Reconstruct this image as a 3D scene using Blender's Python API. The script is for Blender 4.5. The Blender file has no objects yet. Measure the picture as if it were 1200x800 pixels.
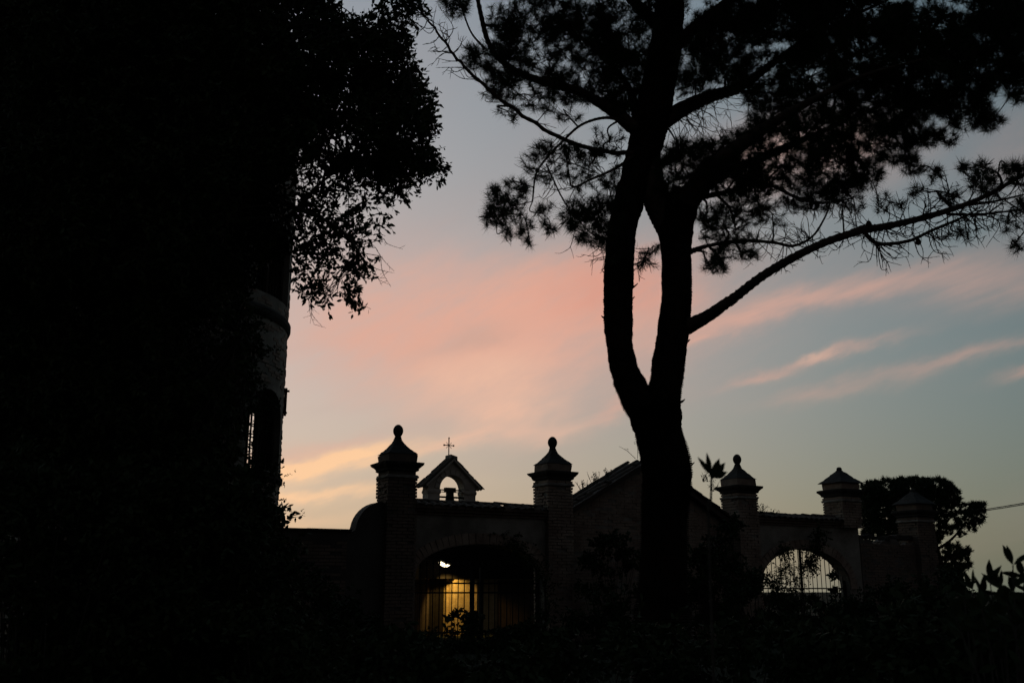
import bpy, bmesh, math, random
import numpy as np
from mathutils import Vector, Matrix
from mathutils import noise as mnoise

# ------------------------------------------------------------------ camera
SC = bpy.context.scene
COL = SC.collection
R = math.radians
PITCH = R(14.0)
EYE = Vector((0.0, 0.0, 1.6))
F = 35.0 / 36.0 * 1200.0            # focal length in photo pixels (1200 wide)
cam_d = bpy.data.cameras.new('camera')
cam = bpy.data.objects.new('camera', cam_d)
COL.objects.link(cam)
SC.camera = cam
cam.location = EYE
cam.rotation_euler = (R(90) + PITCH, 0, 0)
cam_d.lens = 35.0
cam_d.sensor_width = 36.0
cam_d.clip_end = 6000.0
cam_d.dof.use_dof = True
cam_d.dof.focus_distance = 22.0
cam_d.dof.aperture_fstop = 3.2

SC.view_settings.view_transform = 'Standard'
SC.view_settings.look = 'None'
SC.view_settings.gamma = 1.0
SC.view_settings.exposure = 2.0
SC.view_settings.use_curve_mapping = False
SC.render.engine = 'CYCLES'
SC.cycles.use_denoising = True
SC.cycles.max_bounces = 3
SC.cycles.diffuse_bounces = 1
SC.cycles.glossy_bounces = 1
SC.cycles.use_adaptive_sampling = True
SC.cycles.adaptive_threshold = 0.02


def azel(px, py):
    X = (px - 600) / F
    Y = (400 - py) / F
    d = Vector((X, math.cos(PITCH) - Y * math.sin(PITCH), math.sin(PITCH) + Y * math.cos(PITCH))).normalized()
    return math.degrees(math.atan2(d.x, d.y)), math.degrees(math.asin(d.z))


# ------------------------------------------------------------------ sky
world = bpy.data.worlds.new('World')
SC.world = world
world.use_nodes = True
NT = world.node_tree
NT.nodes.clear()


def sky_build():
    N, L = NT.nodes, NT.links

    def put(sock, v):
        if hasattr(v, 'is_output'):
            L.new(v, sock)
        else:
            sock.default_value = v

    def m(op, a, b=None, c=None):
        n = N.new('ShaderNodeMath')
        n.operation = op
        for i, v in enumerate((a, b, c)):
            if v is not None:
                put(n.inputs[i], v)
        return n.outputs[0]

    def scale_col(col, f):
        n = N.new('ShaderNodeVectorMath')
        n.operation = 'SCALE'
        put(n.inputs[0], col)
        put(n.inputs[3], f)
        return n.outputs[0]

    def add_col(a, b):
        n = N.new('ShaderNodeVectorMath')
        n.operation = 'ADD'
        put(n.inputs[0], a)
        put(n.inputs[1], b)
        return n.outputs[0]

    def mix_col(f, a, b):
        n = N.new('ShaderNodeMix')
        n.data_type = 'RGBA'
        n.clamp_factor = True
        put(n.inputs[0], f)
        put(n.inputs[6], a)
        put(n.inputs[7], b if hasattr(b, 'is_output') else (*b, 1))
        return n.outputs[2]

    tc = N.new('ShaderNodeTexCoord')
    sep = N.new('ShaderNodeSeparateXYZ')
    L.new(tc.outputs['Generated'], sep.inputs[0])
    x, y, z = sep.outputs
    az = m('MULTIPLY', m('ARCTAN2', x, y), 57.29578)
    el = m('MULTIPLY', m('ARCSINE', z), 57.29578)

    def noise(sx, sy, tilt, scale, detail, rough, seed, out=0):
        # noise over the sky in degrees, stretched along a tilted direction
        t = R(tilt)
        u = m('ADD', m('MULTIPLY', az, math.cos(t) / sx), m('MULTIPLY', el, math.sin(t) / sx))
        v = m('ADD', m('MULTIPLY', az, -math.sin(t) / sy), m('MULTIPLY', el, math.cos(t) / sy))
        cb = N.new('ShaderNodeCombineXYZ')
        L.new(u, cb.inputs[0])
        L.new(v, cb.inputs[1])
        cb.inputs[2].default_value = seed
        n = N.new('ShaderNodeTexNoise')
        n.inputs['Scale'].default_value = scale
        n.inputs['Detail'].default_value = detail
        n.inputs['Roughness'].default_value = rough
        L.new(cb.outputs[0], n.inputs['Vector'])
        return n.outputs[out]

    sky = N.new('ShaderNodeTexSky')
    sky.sky_type = 'NISHITA'
    sky.sun_disc = False
    sky.sun_elevation = R(-2.5)
    sky.sun_rotation = R(-45)
    col = sky.outputs[0]

    # thin high veil of cloud still lit from below the horizon, brightest toward the sunset
    s = m('ADD', m('MULTIPLY', x, math.sin(R(-20))), m('MULTIPLY', y, math.cos(R(-20))))
    b1 = m('POWER', m('MAXIMUM', m('MULTIPLY_ADD', s, 0.5, 0.5), 0.0), 3.0)
    b2 = m('EXPONENT', m('MULTIPLY', m('SUBTRACT', s, 1.0), 6.0))
    b3 = m('MULTIPLY', b1, m('EXPONENT', m('MULTIPLY', m('POWER', m('DIVIDE', z, 0.14), 2.0), -1.0)))
    b4 = m('MULTIPLY', b1, m('MULTIPLY', z, z))
    K = 4.0
    veil = scale_col((0.083 * K, 0.216 * K, 0.235 * K), b1)
    veil = add_col(veil, scale_col((0.490 * K, 0.228 * K, 0.138 * K), b2))
    veil = add_col(veil, scale_col((-0.020 * K, -0.060 * K, -0.128 * K), b3))
    veil = add_col(veil, scale_col((0.0 * K, 0.05 * K, 0.24 * K), b4))
    col = add_col(add_col(col, veil), (0.026 * K, 0.029 * K, 0.033 * K))

    # domain warp for the clouds
    w1 = m('SUBTRACT', noise(6, 3, 14, 1.0, 3, 0.55, 1.3), 0.5)
    w2 = m('SUBTRACT', noise(6, 3, 14, 1.0, 3, 0.55, 7.7), 0.5)
    w3 = m('SUBTRACT', noise(2.4, 0.9, 22, 1.0, 6, 0.62, 5.2), 0.5)
    w4 = m('SUBTRACT', noise(2.0, 1.2, 30, 1.0, 6, 0.62, 8.8), 0.5)
    azw = m('ADD', m('ADD', az, m('MULTIPLY', w1, 3.0)), m('MULTIPLY', w4, 2.2))
    elw = m('ADD', m('ADD', el, m('MULTIPLY', w2, 1.5)), m('MULTIPLY', w3, 0.95))
    fine = noise(7, 0.8, 15, 1.0, 7, 0.65, 4.1)
    soft = noise(14, 4, 18, 1.0, 4, 0.55, 9.4)

    def blob(p1, p2, width, sharp=2.0):
        # elongated cloud between two photo directions, width in pixels
        a1, e1 = azel(*p1)
        a2, e2 = azel(*p2)
        ca, ce = (a1 + a2) / 2, (e1 + e2) / 2
        ln = max(math.hypot(a2 - a1, e2 - e1) / 2, 0.3)
        t = math.atan2(e2 - e1, a2 - a1)
        wd = width / F * 57.3
        da, de = m('SUBTRACT', azw, ca), m('SUBTRACT', elw, ce)
        u = m('DIVIDE', m('ADD', m('MULTIPLY', da, math.cos(t)), m('MULTIPLY', de, math.sin(t))), ln)
        v = m('DIVIDE', m('ADD', m('MULTIPLY', da, -math.sin(t)), m('MULTIPLY', de, math.cos(t))), wd)
        r = m('ADD', m('MULTIPLY', u, u), m('MULTIPLY', v, v))
        return m('EXPONENT', m('MULTIPLY', r, -1.0))

    # broad greyish-mauve cirrus over the sunset half of the sky
    cir = m('MULTIPLY', m('SMOOTH_MIN', m('MAXIMUM', m('MULTIPLY', m('SUBTRACT', soft, 0.46), 4.0), 0.0), 1.0, 0.2), b1)
    col = mix_col(m('MULTIPLY', cir, 0.16), col, (0.40 * K, 0.30 * K, 0.28 * K))

    rose = (0.70 * K, 0.325 * K, 0.245 * K)
    pink = (0.755 * K, 0.405 * K, 0.305 * K)
    peach = (0.82 * K, 0.495 * K, 0.36 * K)
    cream = (0.98 * K, 0.61 * K, 0.35 * K)
    grey = (0.44 * K, 0.34 * K, 0.29 * K)
    mod = m('MULTIPLY_ADD', m('SUBTRACT', fine, 0.5), 2.0, 1.0)
    wisp = noise(4.5, 1.5, 28, 1.0, 7, 0.64, 2.6)
    mods = m('ADD', m('MULTIPLY_ADD', m('SUBTRACT', soft, 0.5), 1.0, 1.0), m('MULTIPLY', m('SUBTRACT', wisp, 0.5), 1.8))
    for p1, p2, wd, st, c, md in (
        ((340, 372), (800, 372), 86, 0.42, pink, mods),
        ((390, 380), (800, 342), 54, 0.95, pink, mods),
        ((420, 412), (680, 394), 52, 0.80, pink, mods),
        ((470, 452), (660, 440), 36, 0.68, peach, mods),
        ((550, 484), (636, 480), 24, 0.70, peach, mods),
        ((640, 350), (800, 330), 34, 0.75, rose, mods),
        ((500, 412), (590, 385), 15, 0.38, grey, mods),
        ((380, 430), (460, 350), 40, 0.25, pink, mods),
        ((430, 532), (650, 500), 9, 0.60, peach, mod),
        ((600, 522), (690, 496), 11, 0.40, peach, mod),
        ((690, 500), (765, 436), 10, 0.45, pink, mod),
        ((820, 205), (1060, 160), 42, 0.50, pink, mods),
        ((760, 398), (1000, 338), 13, 0.54, pink, mod),
        ((900, 358), (1120, 314), 12, 0.34, pink, mod),
        ((790, 402), (850, 392), 5, 0.45, pink, mod),
        ((895, 438), (1050, 393), 6, 0.32, pink, mod),
        ((930, 425), (985, 410), 5, 0.35, peach, mod),
        ((850, 455), (930, 437), 6, 0.35, pink, mod),
        ((900, 470), (1080, 432), 10, 0.22, pink, mod),
        ((1020, 436), (1260, 388), 7, 0.24, pink, mod),
        ((1060, 330), (1260, 322), 26, 0.26, pink, mod),
        ((1160, 250), (1300, 150), 70, 0.14, pink, mods),
        ((1180, 442), (1300, 425), 7, 0.4, pink, mod),
        ((200, 572), (460, 528), 12, 1.7, cream, mod),
        ((230, 545), (440, 512), 9, 0.40, pink, mod),
        ((200, 588), (450, 575), 7, 0.9, cream, mod),
        ((100, 620), (420, 605), 7, 0.30, cream, mod),
    ):
        f = m('MULTIPLY', m('MULTIPLY', blob(p1, p2, wd), st), md)
        col = mix_col(f, col, c)

    mx = N.new('ShaderNodeVectorMath')
    mx.operation = 'MAXIMUM'
    L.new(col, mx.inputs[0])
    mx.inputs[1].default_value = (0.002, 0.002, 0.002)
    bg = N.new('ShaderNodeBackground')
    L.new(mx.outputs[0], bg.inputs[0])
    bg.inputs[1].default_value = 0.0625
    out = N.new('ShaderNodeOutputWorld')
    L.new(bg.outputs[0], out.inputs[0])


sky_build()
world.cycles.sampling_method = 'MANUAL'
world.cycles.sample_map_resolution = 512

# the sun has just set: only a trace of directional glow from its side
sun_d = bpy.data.lights.new('sun', 'SUN')
sun_d.energy = 0.01
sun_d.angle = R(20)
sun_d.color = (1.0, 0.72, 0.55)
sun = bpy.data.objects.new('sun', sun_d)
COL.objects.link(sun)
_s = Vector((math.sin(R(-45)), math.cos(R(-45)), math.sin(R(2))))
sun.rotation_euler = (-_s).to_track_quat('-Z', 'Y').to_euler()

random.seed(7)
RNG = np.random.default_rng(11)


# ------------------------------------------------------------------ helpers
def W(px, py, Y):
    """the point seen at photo pixel (px, py), Y metres in front of the camera"""
    X = (px - 600) / F
    V = (400 - py) / F
    d = Vector((X, math.cos(PITCH) - V * math.sin(PITCH), math.sin(PITCH) + V * math.cos(PITCH)))
    return EYE + d * (Y / d.y)


def ppm(p):
    """photo pixels per metre at a world point"""
    v = Vector(p) - EYE
    return F / (v.y * math.cos(PITCH) + v.z * math.sin(PITCH))


def zat(py, X, Y):
    """height above the ground of the photo row py at plan position X, Y"""
    lo, hi = -20.0, 60.0
    for _ in range(50):
        mid = (lo + hi) / 2
        v = Vector((X, Y, mid)) - EYE
        dep = v.y * math.cos(PITCH) + v.z * math.sin(PITCH)
        up = -v.y * math.sin(PITCH) + v.z * math.cos(PITCH)
        if 400 - F * up / dep > py:
            lo = mid
        else:
            hi = mid
    return lo


def ground_z(x, y):
    t = min(max((y - 10) / 12.0, 0.0), 1.0)
    z = 0.32 * t * t * (3 - 2 * t)
    if y > 50:
        z -= 6.0 * (1 - math.exp(-(y - 50) / 90.0))
    return z + 0.04 * math.sin(x * 0.7 + y * 0.4) * math.cos(y * 0.9 - x * 0.3)


class MB:
    def __init__(self):
        self.v, self.f = [], []

    def add(self, vs, fs):
        o = len(self.v)
        self.v += [tuple(p) for p in vs]
        self.f += [tuple(i + o for i in q) for q in fs]

    def box(self, c, ax, ay, az_):
        """box from its centre and three half-axis vectors"""
        c, ax, ay, az_ = Vector(c), Vector(ax), Vector(ay), Vector(az_)
        vs = [c + sx * ax + sy * ay + sz * az_ for sz in (-1, 1) for sy in (-1, 1) for sx in (-1, 1)]
        self.add(vs, [(0, 2, 3, 1), (4, 5, 7, 6), (0, 1, 5, 4), (2, 6, 7, 3), (0, 4, 6, 2), (1, 3, 7, 5)])

    def tube(self, pts, rad, seg=8, rough=0.0, cap=True):
        pts = [Vector(p) for p in pts]
        n = len(pts)
        rings = []
        ref = Vector((0.31, 0.87, 0.38))
        for i, p in enumerate(pts):
            t = (pts[min(i + 1, n - 1)] - pts[max(i - 1, 0)])
            if t.length < 1e-9:
                t = Vector((0, 0, 1))
            t.normalize()
            a = t.cross(ref)
            if a.length < 1e-3:
                a = t.cross(Vector((1, 0, 0)))
            a.normalize()
            b = t.cross(a)
            ref = b.cross(t) * 0.5 + ref * 0.5
            r = rad[i] if hasattr(rad, '__len__') else rad
            ring = []
            for k in range(seg):
                g = 2 * math.pi * k / seg
                q = p + a * (math.cos(g) * r) + b * (math.sin(g) * r)
                if rough:
                    e = mnoise.noise(q * (0.45 / max(r, 0.03))) + 0.8 * mnoise.noise(q * 17.0 + Vector((3, 1, 7))) + 0.15 * mnoise.noise(q * 41.0)
                    q = p + (q - p) * (1 + rough * e)
                ring.append(q)
            rings.append(ring)
        o = len(self.v)
        for ring in rings:
            self.v += [tuple(q) for q in ring]
        for i in range(n - 1):
            for k in range(seg):
                k2 = (k + 1) % seg
                self.f.append((o + i * seg + k, o + i * seg + k2, o + (i + 1) * seg + k2, o + (i + 1) * seg + k))
        if cap:
            self.f.append(tuple(o + k for k in reversed(range(seg))))
            self.f.append(tuple(o + (n - 1) * seg + k for k in range(seg)))

    def lathe(self, c, prof, seg=24):
        c = Vector(c)
        o = len(self.v)
        for r, z in prof:
            for k in range(seg):
                g = 2 * math.pi * k / seg
                self.v.append(tuple(c + Vector((r * math.cos(g), r * math.sin(g), z))))
        for i in range(len(prof) - 1):
            for k in range(seg):
                k2 = (k + 1) % seg
                self.f.append((o + i * seg + k, o + i * seg + k2, o + (i + 1) * seg + k2, o + (i + 1) * seg + k))
        self.f.append(tuple(o + k for k in reversed(range(seg))))
        self.f.append(tuple(o + (len(prof) - 1) * seg + k for k in range(seg)))

    def square_lathe(self, c, prof, ax, ay, sub=5, jit=0.009):
        """stack of worn square rings: prof is (half width, z)"""
        c, ax, ay = Vector(c), Vector(ax), Vector(ay)
        o = len(self.v)
        cor = ((-1, -1), (1, -1), (1, 1), (-1, 1))
        m_ = 4 * sub
        tilt = (random.gauss(0, 0.006), random.gauss(0, 0.006))
        z00 = prof[0][1]
        for r, z in prof:
            for k in range(4):
                (x0, y0), (x1, y1) = cor[k], cor[(k + 1) % 4]
                for q in range(sub):
                    f = q / sub
                    chip = 1 - (0.02 + 0.05 * random.random() ** 3) if q == 0 else 1
                    x, y = (x0 + (x1 - x0) * f) * chip, (y0 + (y1 - y0) * f) * chip
                    self.v.append(tuple(c + ax * (x * r + random.gauss(0, jit * 0.5) + tilt[0] * (z - z00)) + ay * (y * r + random.gauss(0, jit * 0.5) + tilt[1] * (z - z00))
                                        + Vector((0, 0, z + random.gauss(0, jit * 0.35)))))
        for i in range(len(prof) - 1):
            for k in range(m_):
                k2 = (k + 1) % m_
                self.f.append((o + i * m_ + k, o + i * m_ + k2, o + (i + 1) * m_ + k2, o + (i + 1) * m_ + k))
        self.f.append(tuple(o + k for k in reversed(range(m_))))
        n = (len(prof) - 1) * m_
        self.f.append(tuple(o + n + k for k in range(m_)))

    def prism(self, outline, org, ud, nd, thick):
        """outline of (u, z) in the vertical plane through org along ud, extruded by thick along nd"""
        org, ud, nd = Vector(org), Vector(ud), Vector(nd)
        n = len(outline)
        vs = [org + ud * u + Vector((0, 0, z)) for u, z in outline]
        vs += [p + nd * thick for p in vs]
        fs = [tuple(range(n)), tuple(reversed(range(n, 2 * n)))]
        for i in range(n):
            j = (i + 1) % n
            fs.append((i, i + n, j + n, j))
        self.add(vs, fs)

    def build(self, name, mat, parent=None, smooth=False, kind=None):
        me = bpy.data.meshes.new(name)
        org = Vector(parent.get('_org', (0, 0, 0))) if parent else Vector((0, 0, 0))
        me.from_pydata([(p[0] - org.x, p[1] - org.y, p[2] - org.z) for p in self.v], [], self.f)
        bm = bmesh.new()
        bm.from_mesh(me)
        bmesh.ops.recalc_face_normals(bm, faces=bm.faces)
        bm.to_mesh(me)
        bm.free()
        me.materials.append(mat)
        if smooth:
            me.polygons.foreach_set('use_smooth', [True] * len(me.polygons))
        o = bpy.data.objects.new(name, me)
        COL.objects.link(o)
        if parent:
            o.parent = parent
            o['_org'] = tuple(org)
        if kind:
            o['kind'] = kind
        return o


def mesh_arrays(name, V, T, mat, parent=None, kind=None):
    """triangle soup from numpy arrays"""
    me = bpy.data.meshes.new(name)
    org = np.array(parent.get('_org', (0, 0, 0))) if parent else np.zeros(3)
    V = np.ascontiguousarray(V - org, dtype=np.float32)
    T = np.ascontiguousarray(T, dtype=np.int32)
    me.vertices.add(len(V))
    me.vertices.foreach_set('co', V.ravel())
    me.loops.add(T.size)
    me.loops.foreach_set('vertex_index', T.ravel())
    me.polygons.add(len(T))
    me.polygons.foreach_set('loop_start', np.arange(0, T.size, 3, dtype=np.int32))
    me.polygons.foreach_set('loop_total', np.full(len(T), 3, dtype=np.int32))
    me.update(calc_edges=True)
    me.materials.append(mat)
    o = bpy.data.objects.new(name, me)
    COL.objects.link(o)
    if parent:
        o.parent = parent
        o['_org'] = tuple(float(a) for a in org)
    if kind:
        o['kind'] = kind
    return o


def tag(o, label, cat, group=None):
    o['label'] = label
    o['category'] = cat
    if group:
        o['group'] = group
    return o


def thing(name, loc, label, cat, group=None):
    o = bpy.data.objects.new(name, None)
    o.empty_display_size = 0.2
    COL.objects.link(o)
    o.location = loc
    o['_org'] = tuple(loc)
    return tag(o, label, cat, group)


def struct(o, name=None):
    o['kind'] = 'structure'
    return o


# ------------------------------------------------------------------ materials
def material(name, base, rough=0.85, var=0.35, scale=3.0, bump=0.0, bscale=20.0, spec=0.3, second=None, metallic=0.0, coord='Object'):
    mt = bpy.data.materials.new(name)
    mt.use_nodes = True
    N, L = mt.node_tree.nodes, mt.node_tree.links
    bs = N['Principled BSDF']
    bs.inputs['Roughness'].default_value = rough
    bs.inputs['Specular IOR Level'].default_value = spec
    bs.inputs['Metallic'].default_value = metallic
    tc = N.new('ShaderNodeNewGeometry')
    ns = N.new('ShaderNodeTexNoise')
    ns.inputs['Scale'].default_value = scale
    ns.inputs['Detail'].default_value = 6
    ns.inputs['Roughness'].default_value = 0.65
    L.new(tc.outputs['Position'], ns.inputs['Vector'])
    rp = N.new('ShaderNodeValToRGB')
    b2 = second or tuple(c * (1 - var) for c in base)
    rp.color_ramp.elements[0].position = 0.35
    rp.color_ramp.elements[1].position = 0.65
    rp.color_ramp.elements[0].color = (*b2, 1)
    rp.color_ramp.elements[1].color = (*base, 1)
    L.new(ns.outputs[0], rp.inputs[0])
    L.new(rp.outputs[0], bs.inputs['Base Color'])
    if bump:
        n2 = N.new('ShaderNodeTexNoise')
        n2.inputs['Scale'].default_value = bscale
        n2.inputs['Detail'].default_value = 5
        L.new(tc.outputs['Position'], n2.inputs['Vector'])
        bp = N.new('ShaderNodeBump')
        bp.inputs['Strength'].default_value = bump
        bp.inputs['Distance'].default_value = 0.03
        L.new(n2.outputs[0], bp.inputs['Height'])
        L.new(bp.outputs[0], bs.inputs['Normal'])
    return mt


M = {
    'brick': material('weathered brick', (0.17, 0.12, 0.09), 0.9, scale=2.2, second=(0.09, 0.068, 0.053), bump=0.5, bscale=30),
    'brick_pale': material('pale old brick', (0.30, 0.235, 0.18), 0.9, scale=1.7, second=(0.15, 0.10, 0.075), bump=0.5, bscale=30),
    'mortar_dark': material('dark mortar', (0.12, 0.105, 0.09), 0.95, scale=4, second=(0.07, 0.06, 0.05), bump=0.5, bscale=40),  # even tone, darker than the plain mortar
    'plaster_dark': material('dark plaster', (0.075, 0.068, 0.058), 0.95, scale=1.3, second=(0.045, 0.04, 0.035), bump=0.35, bscale=25),  # colour darkened so the wall's top edge shows less sky light
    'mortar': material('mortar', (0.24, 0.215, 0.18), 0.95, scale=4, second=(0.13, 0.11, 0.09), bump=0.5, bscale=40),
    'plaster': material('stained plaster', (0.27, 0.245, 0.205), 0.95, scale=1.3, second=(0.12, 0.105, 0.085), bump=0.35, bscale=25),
    'stone': material('grey stone', (0.26, 0.24, 0.21), 0.9, scale=3, second=(0.14, 0.125, 0.105), bump=0.4, bscale=18),
    'stone_dark': material('dark stone', (0.055, 0.051, 0.045), 0.95, scale=3, second=(0.03, 0.028, 0.025), bump=0.4, bscale=18, spec=0.1),  # darkened to hold back sky light on caps, copings and ledges
    'stone_pale': material('pale limestone', (0.44, 0.39, 0.33), 0.9, scale=3, second=(0.30, 0.26, 0.215), bump=0.4, bscale=18),
    'tile': material('lichened clay tile', (0.10, 0.07, 0.05), 0.95, scale=5, second=(0.045, 0.04, 0.034), bump=0.4, bscale=30, spec=0.1),
    'iron': material('black iron', (0.02, 0.02, 0.02), 0.9, bump=0.2, bscale=60, spec=0.05),
    'bronze': material('dark bronze', (0.05, 0.045, 0.03), 0.5, metallic=0.7),
    'bark': material('pine bark', (0.075, 0.05, 0.035), 0.95, scale=9, second=(0.03, 0.022, 0.017), bump=1.0, bscale=14),
    'bark_dark': material('grey bark', (0.06, 0.05, 0.04), 0.95, scale=9, second=(0.03, 0.026, 0.02), bump=0.8, bscale=14),
    'needle': material('pine needles', (0.032, 0.046, 0.02), 0.7, scale=1.5, second=(0.02, 0.03, 0.014), spec=0.1),
    'leaf': material('evergreen leaf', (0.032, 0.044, 0.018), 0.7, scale=2.5, second=(0.02, 0.03, 0.012), spec=0.06),
    'leaf2': material('shrub leaf', (0.034, 0.046, 0.02), 0.75, scale=4, second=(0.02, 0.03, 0.013), spec=0.05),
    'grass': material('grass blades', (0.04, 0.05, 0.022), 0.9, scale=2, second=(0.025, 0.03, 0.014), spec=0.03),
    'ground': material('dry earth and turf', (0.035, 0.033, 0.022), 0.98, scale=0.6, second=(0.022, 0.024, 0.015), bump=0.6, bscale=9, spec=0.03),
    'wood': material('dark old wood', (0.05, 0.035, 0.025), 0.8, scale=8),
    'wood_dark': material('near-black wood', (0.014, 0.012, 0.011), 0.95, scale=8, spec=0.03),  # kept near-black so lamplight hardly shows on door and boards
    'cable': material('black cable', (0.02, 0.02, 0.02), 0.6),
    'ochre': material('ochre rendered wall', (0.46, 0.34, 0.17), 0.9, scale=6, second=(0.30, 0.21, 0.10), bump=0.5, bscale=35),
}


def glow(name, col, strength):
    mt = bpy.data.materials.new(name)
    mt.use_nodes = True
    bs = mt.node_tree.nodes['Principled BSDF']
    bs.inputs['Base Color'].default_value = (*col, 1)
    bs.inputs['Emission Color'].default_value = (*col, 1)
    bs.inputs['Emission Strength'].default_value = strength
    return mt


M['lamp'] = glow('lit lamp lens', (1.0, 0.80, 0.48), 1.0)

# ------------------------------------------------------------------ ground
def build_ground():
    ys = [-60, -30, -15, -6] + [i * 0.8 for i in range(-4, 66)] + [56, 62, 70, 80, 95, 120, 160, 220, 320, 500, 900, 1800, 3500]
    ys = sorted(set(ys))
    xs = [-3000, -1200, -500, -200, -90, -45] + [i * 1.2 for i in range(-22, 23)] + [45, 90, 200, 500, 1200, 3000]
    mb = MB()
    for yv in ys:
        for xv in xs:
            mb.v.append((xv, yv, ground_z(xv if abs(xv) < 40 else 0, yv)))
    nx = len(xs)
    for j in range(len(ys) - 1):
        for i in range(nx - 1):
            a = j * nx + i
            mb.f.append((a, a + 1, a + nx + 1, a + nx))
    struct(mb.build('ground', M['ground'], smooth=True))


build_ground()

# ------------------------------------------------------------------ the walled entrance
WALL_A = R(29)
UD = Vector((math.cos(WALL_A), math.sin(WALL_A), 0))      # along the wall, to the right and away
ND = Vector((-math.sin(WALL_A), math.cos(WALL_A), 0))     # into the courtyard
P1 = Vector((-2.65, 23.0, 0))
UP = Vector((0, 0, 1))


def wp(u, n, z):
    return P1 + UD * u + ND * n + UP * z


def wz(py, u, n=0.0):
    p = wp(u, n, 0)
    return zat(py, p.x, p.y)


def lay_bricks(mb, org, ud, nd, length, z0, z1, keep=None, bl=0.245, bh=0.062, joint=0.013, depth=0.05, jit=0.007, miss=0.0, phase=0):
    """brick courses proud of a face; nd points INTO the wall"""
    org, ud, nd = Vector(org), Vector(ud), Vector(nd)
    ch = bh + joint
    k = 0
    z = z0
    while z + bh <= z1 + 1e-6:
        u = -((k + phase) % 2) * (bl + joint) / 2
        while u < length - 0.02:
            a, b = max(u, 0.0), min(u + bl, length)
            if b - a > 0.04 and (keep is None or keep((a + b) / 2, z + bh / 2)) and random.random() >= miss:
                j = random.uniform(-jit, jit)
                mb.box(org + ud * ((a + b) / 2) + nd * (depth / 2 - 0.012 + j) + UP * (z + bh / 2),
                       ud * ((b - a) / 2), nd * (depth / 2), UP * (bh / 2 - random.uniform(0, 0.004)))
            u += bl + joint
        z += ch
        k += 1


def pillar(u, top_cap, ball, label, w=0.72, mat='brick', n=0.0, base=None):
    """gate pillar: brick shaft, moulded cornice, block, concave cap, finial ball. top_cap = z of the cap's tip"""
    c = wp(u, n, 0)
    if base is None:
        base = ground_z(c.x, c.y) - 0.1
    t = thing('gate_pillar', (c.x, c.y, base), label, 'pillar', 'brick pillars along the entrance wall')
    h = w / 2
    z_cap0 = top_cap - 0.40          # foot of the concave cap
    z_blk0 = z_cap0 - 0.20
    z_cor0 = z_blk0 - 0.20
    z_ast = z_cor0 - 0.16
    mb = MB()
    mb.box(c + UP * ((base + z_cor0) / 2), UD * (h - 0.03), ND * (h - 0.03), UP * ((z_cor0 - base) / 2))
    mb.build('shaft', M['mortar'] if mat == 'brick_pale' else M['mortar_dark'], t)
    mb = MB()
    for k, (a, b) in enumerate(((UD, ND), (ND, -UD), (-UD, -ND), (-ND, UD))):
        # the face whose outward direction is -b
        full = k % 2 == 0
        ln = w if full else w - 0.12
        lay_bricks(mb, c - a * (ln / 2) - b * (h - 0.012), a, b, ln, base, z_cor0 - 0.01, depth=0.06, jit=0.013, phase=k, miss=0.04)
    mb.build('brickwork', M[mat], t, kind='stuff')
    mb = MB()
    mb.square_lathe(c, [(h + 0.012, z_ast), (h + 0.035, z_ast + 0.015), (h + 0.035, z_ast + 0.055), (h + 0.012, z_ast + 0.07)], UD, ND)
    mb.build('astragal', M['stone'], t)
    mb = MB()
    mb.square_lathe(c, [(h - 0.01, z_cor0), (h + 0.03, z_cor0 + 0.02), (h + 0.035, z_cor0 + 0.06), (h + 0.07, z_cor0 + 0.10),
                        (h + 0.12, z_cor0 + 0.15), (h + 0.13, z_cor0 + 0.2), (h + 0.05, z_blk0 + 0.012)], UD, ND)
    mb.build('cornice', M['stone_dark'], t)
    mb = MB()
    mb.square_lathe(c, [(h - 0.01, z_blk0 + 0.01), (h - 0.0, z_cap0 - 0.02), (h - 0.02, z_cap0)], UD, ND)
    mb.build('block', M[mat], t)
    mb = MB()
    prof = []
    for i in range(13):
        f = i / 12
        prof.append(((h - 0.05) * (1 - f) ** 1.5 + 0.062, z_cap0 + 0.002 + (top_cap - z_cap0) * f))
    if not ball:
        prof = [((h + 0.03) * (1 - f ** 1.6) ** 1.25 * (1 - 0.22 * math.sin(math.pi * f)) + 0.06, z_cap0 + 0.002 + (top_cap - z_cap0) * f) for f in [i / 12 for i in range(13)]]
    mb.square_lathe(c, prof, UD, ND)
    cap = mb.build('cap', M['stone_dark'], t)
    if ball:
        mb = MB()
        r = 0.125 * random.uniform(0.96, 1.04)
        pr = [(0.06, top_cap - 0.03), (0.085, top_cap + 0.005), (0.08, top_cap + 0.022)]
        for i in range(1, 12):
            g = math.pi * i / 12
            pr.append((max(r * (1 - 0.10 * math.cos(g) ** 2) * math.sin(g), 0.02) if g > 0.9 else max(r * math.sin(g), 0.07), top_cap + 0.165 - 1.25 * r * math.cos(g)))
        mb.lathe(c, pr, 20)
        mb.build('finial_ball', M['stone_dark'], t, smooth=True)
    else:
        mb = MB()
        mb.lathe(c, [(0.06, top_cap - 0.03), (0.075, top_cap + 0.0), (0.085, top_cap + 0.04), (0.06, top_cap + 0.085), (0.02, top_cap + 0.1)], 12)
        mb.build('finial_stump', M['stone_dark'], t)
    return t


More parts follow.
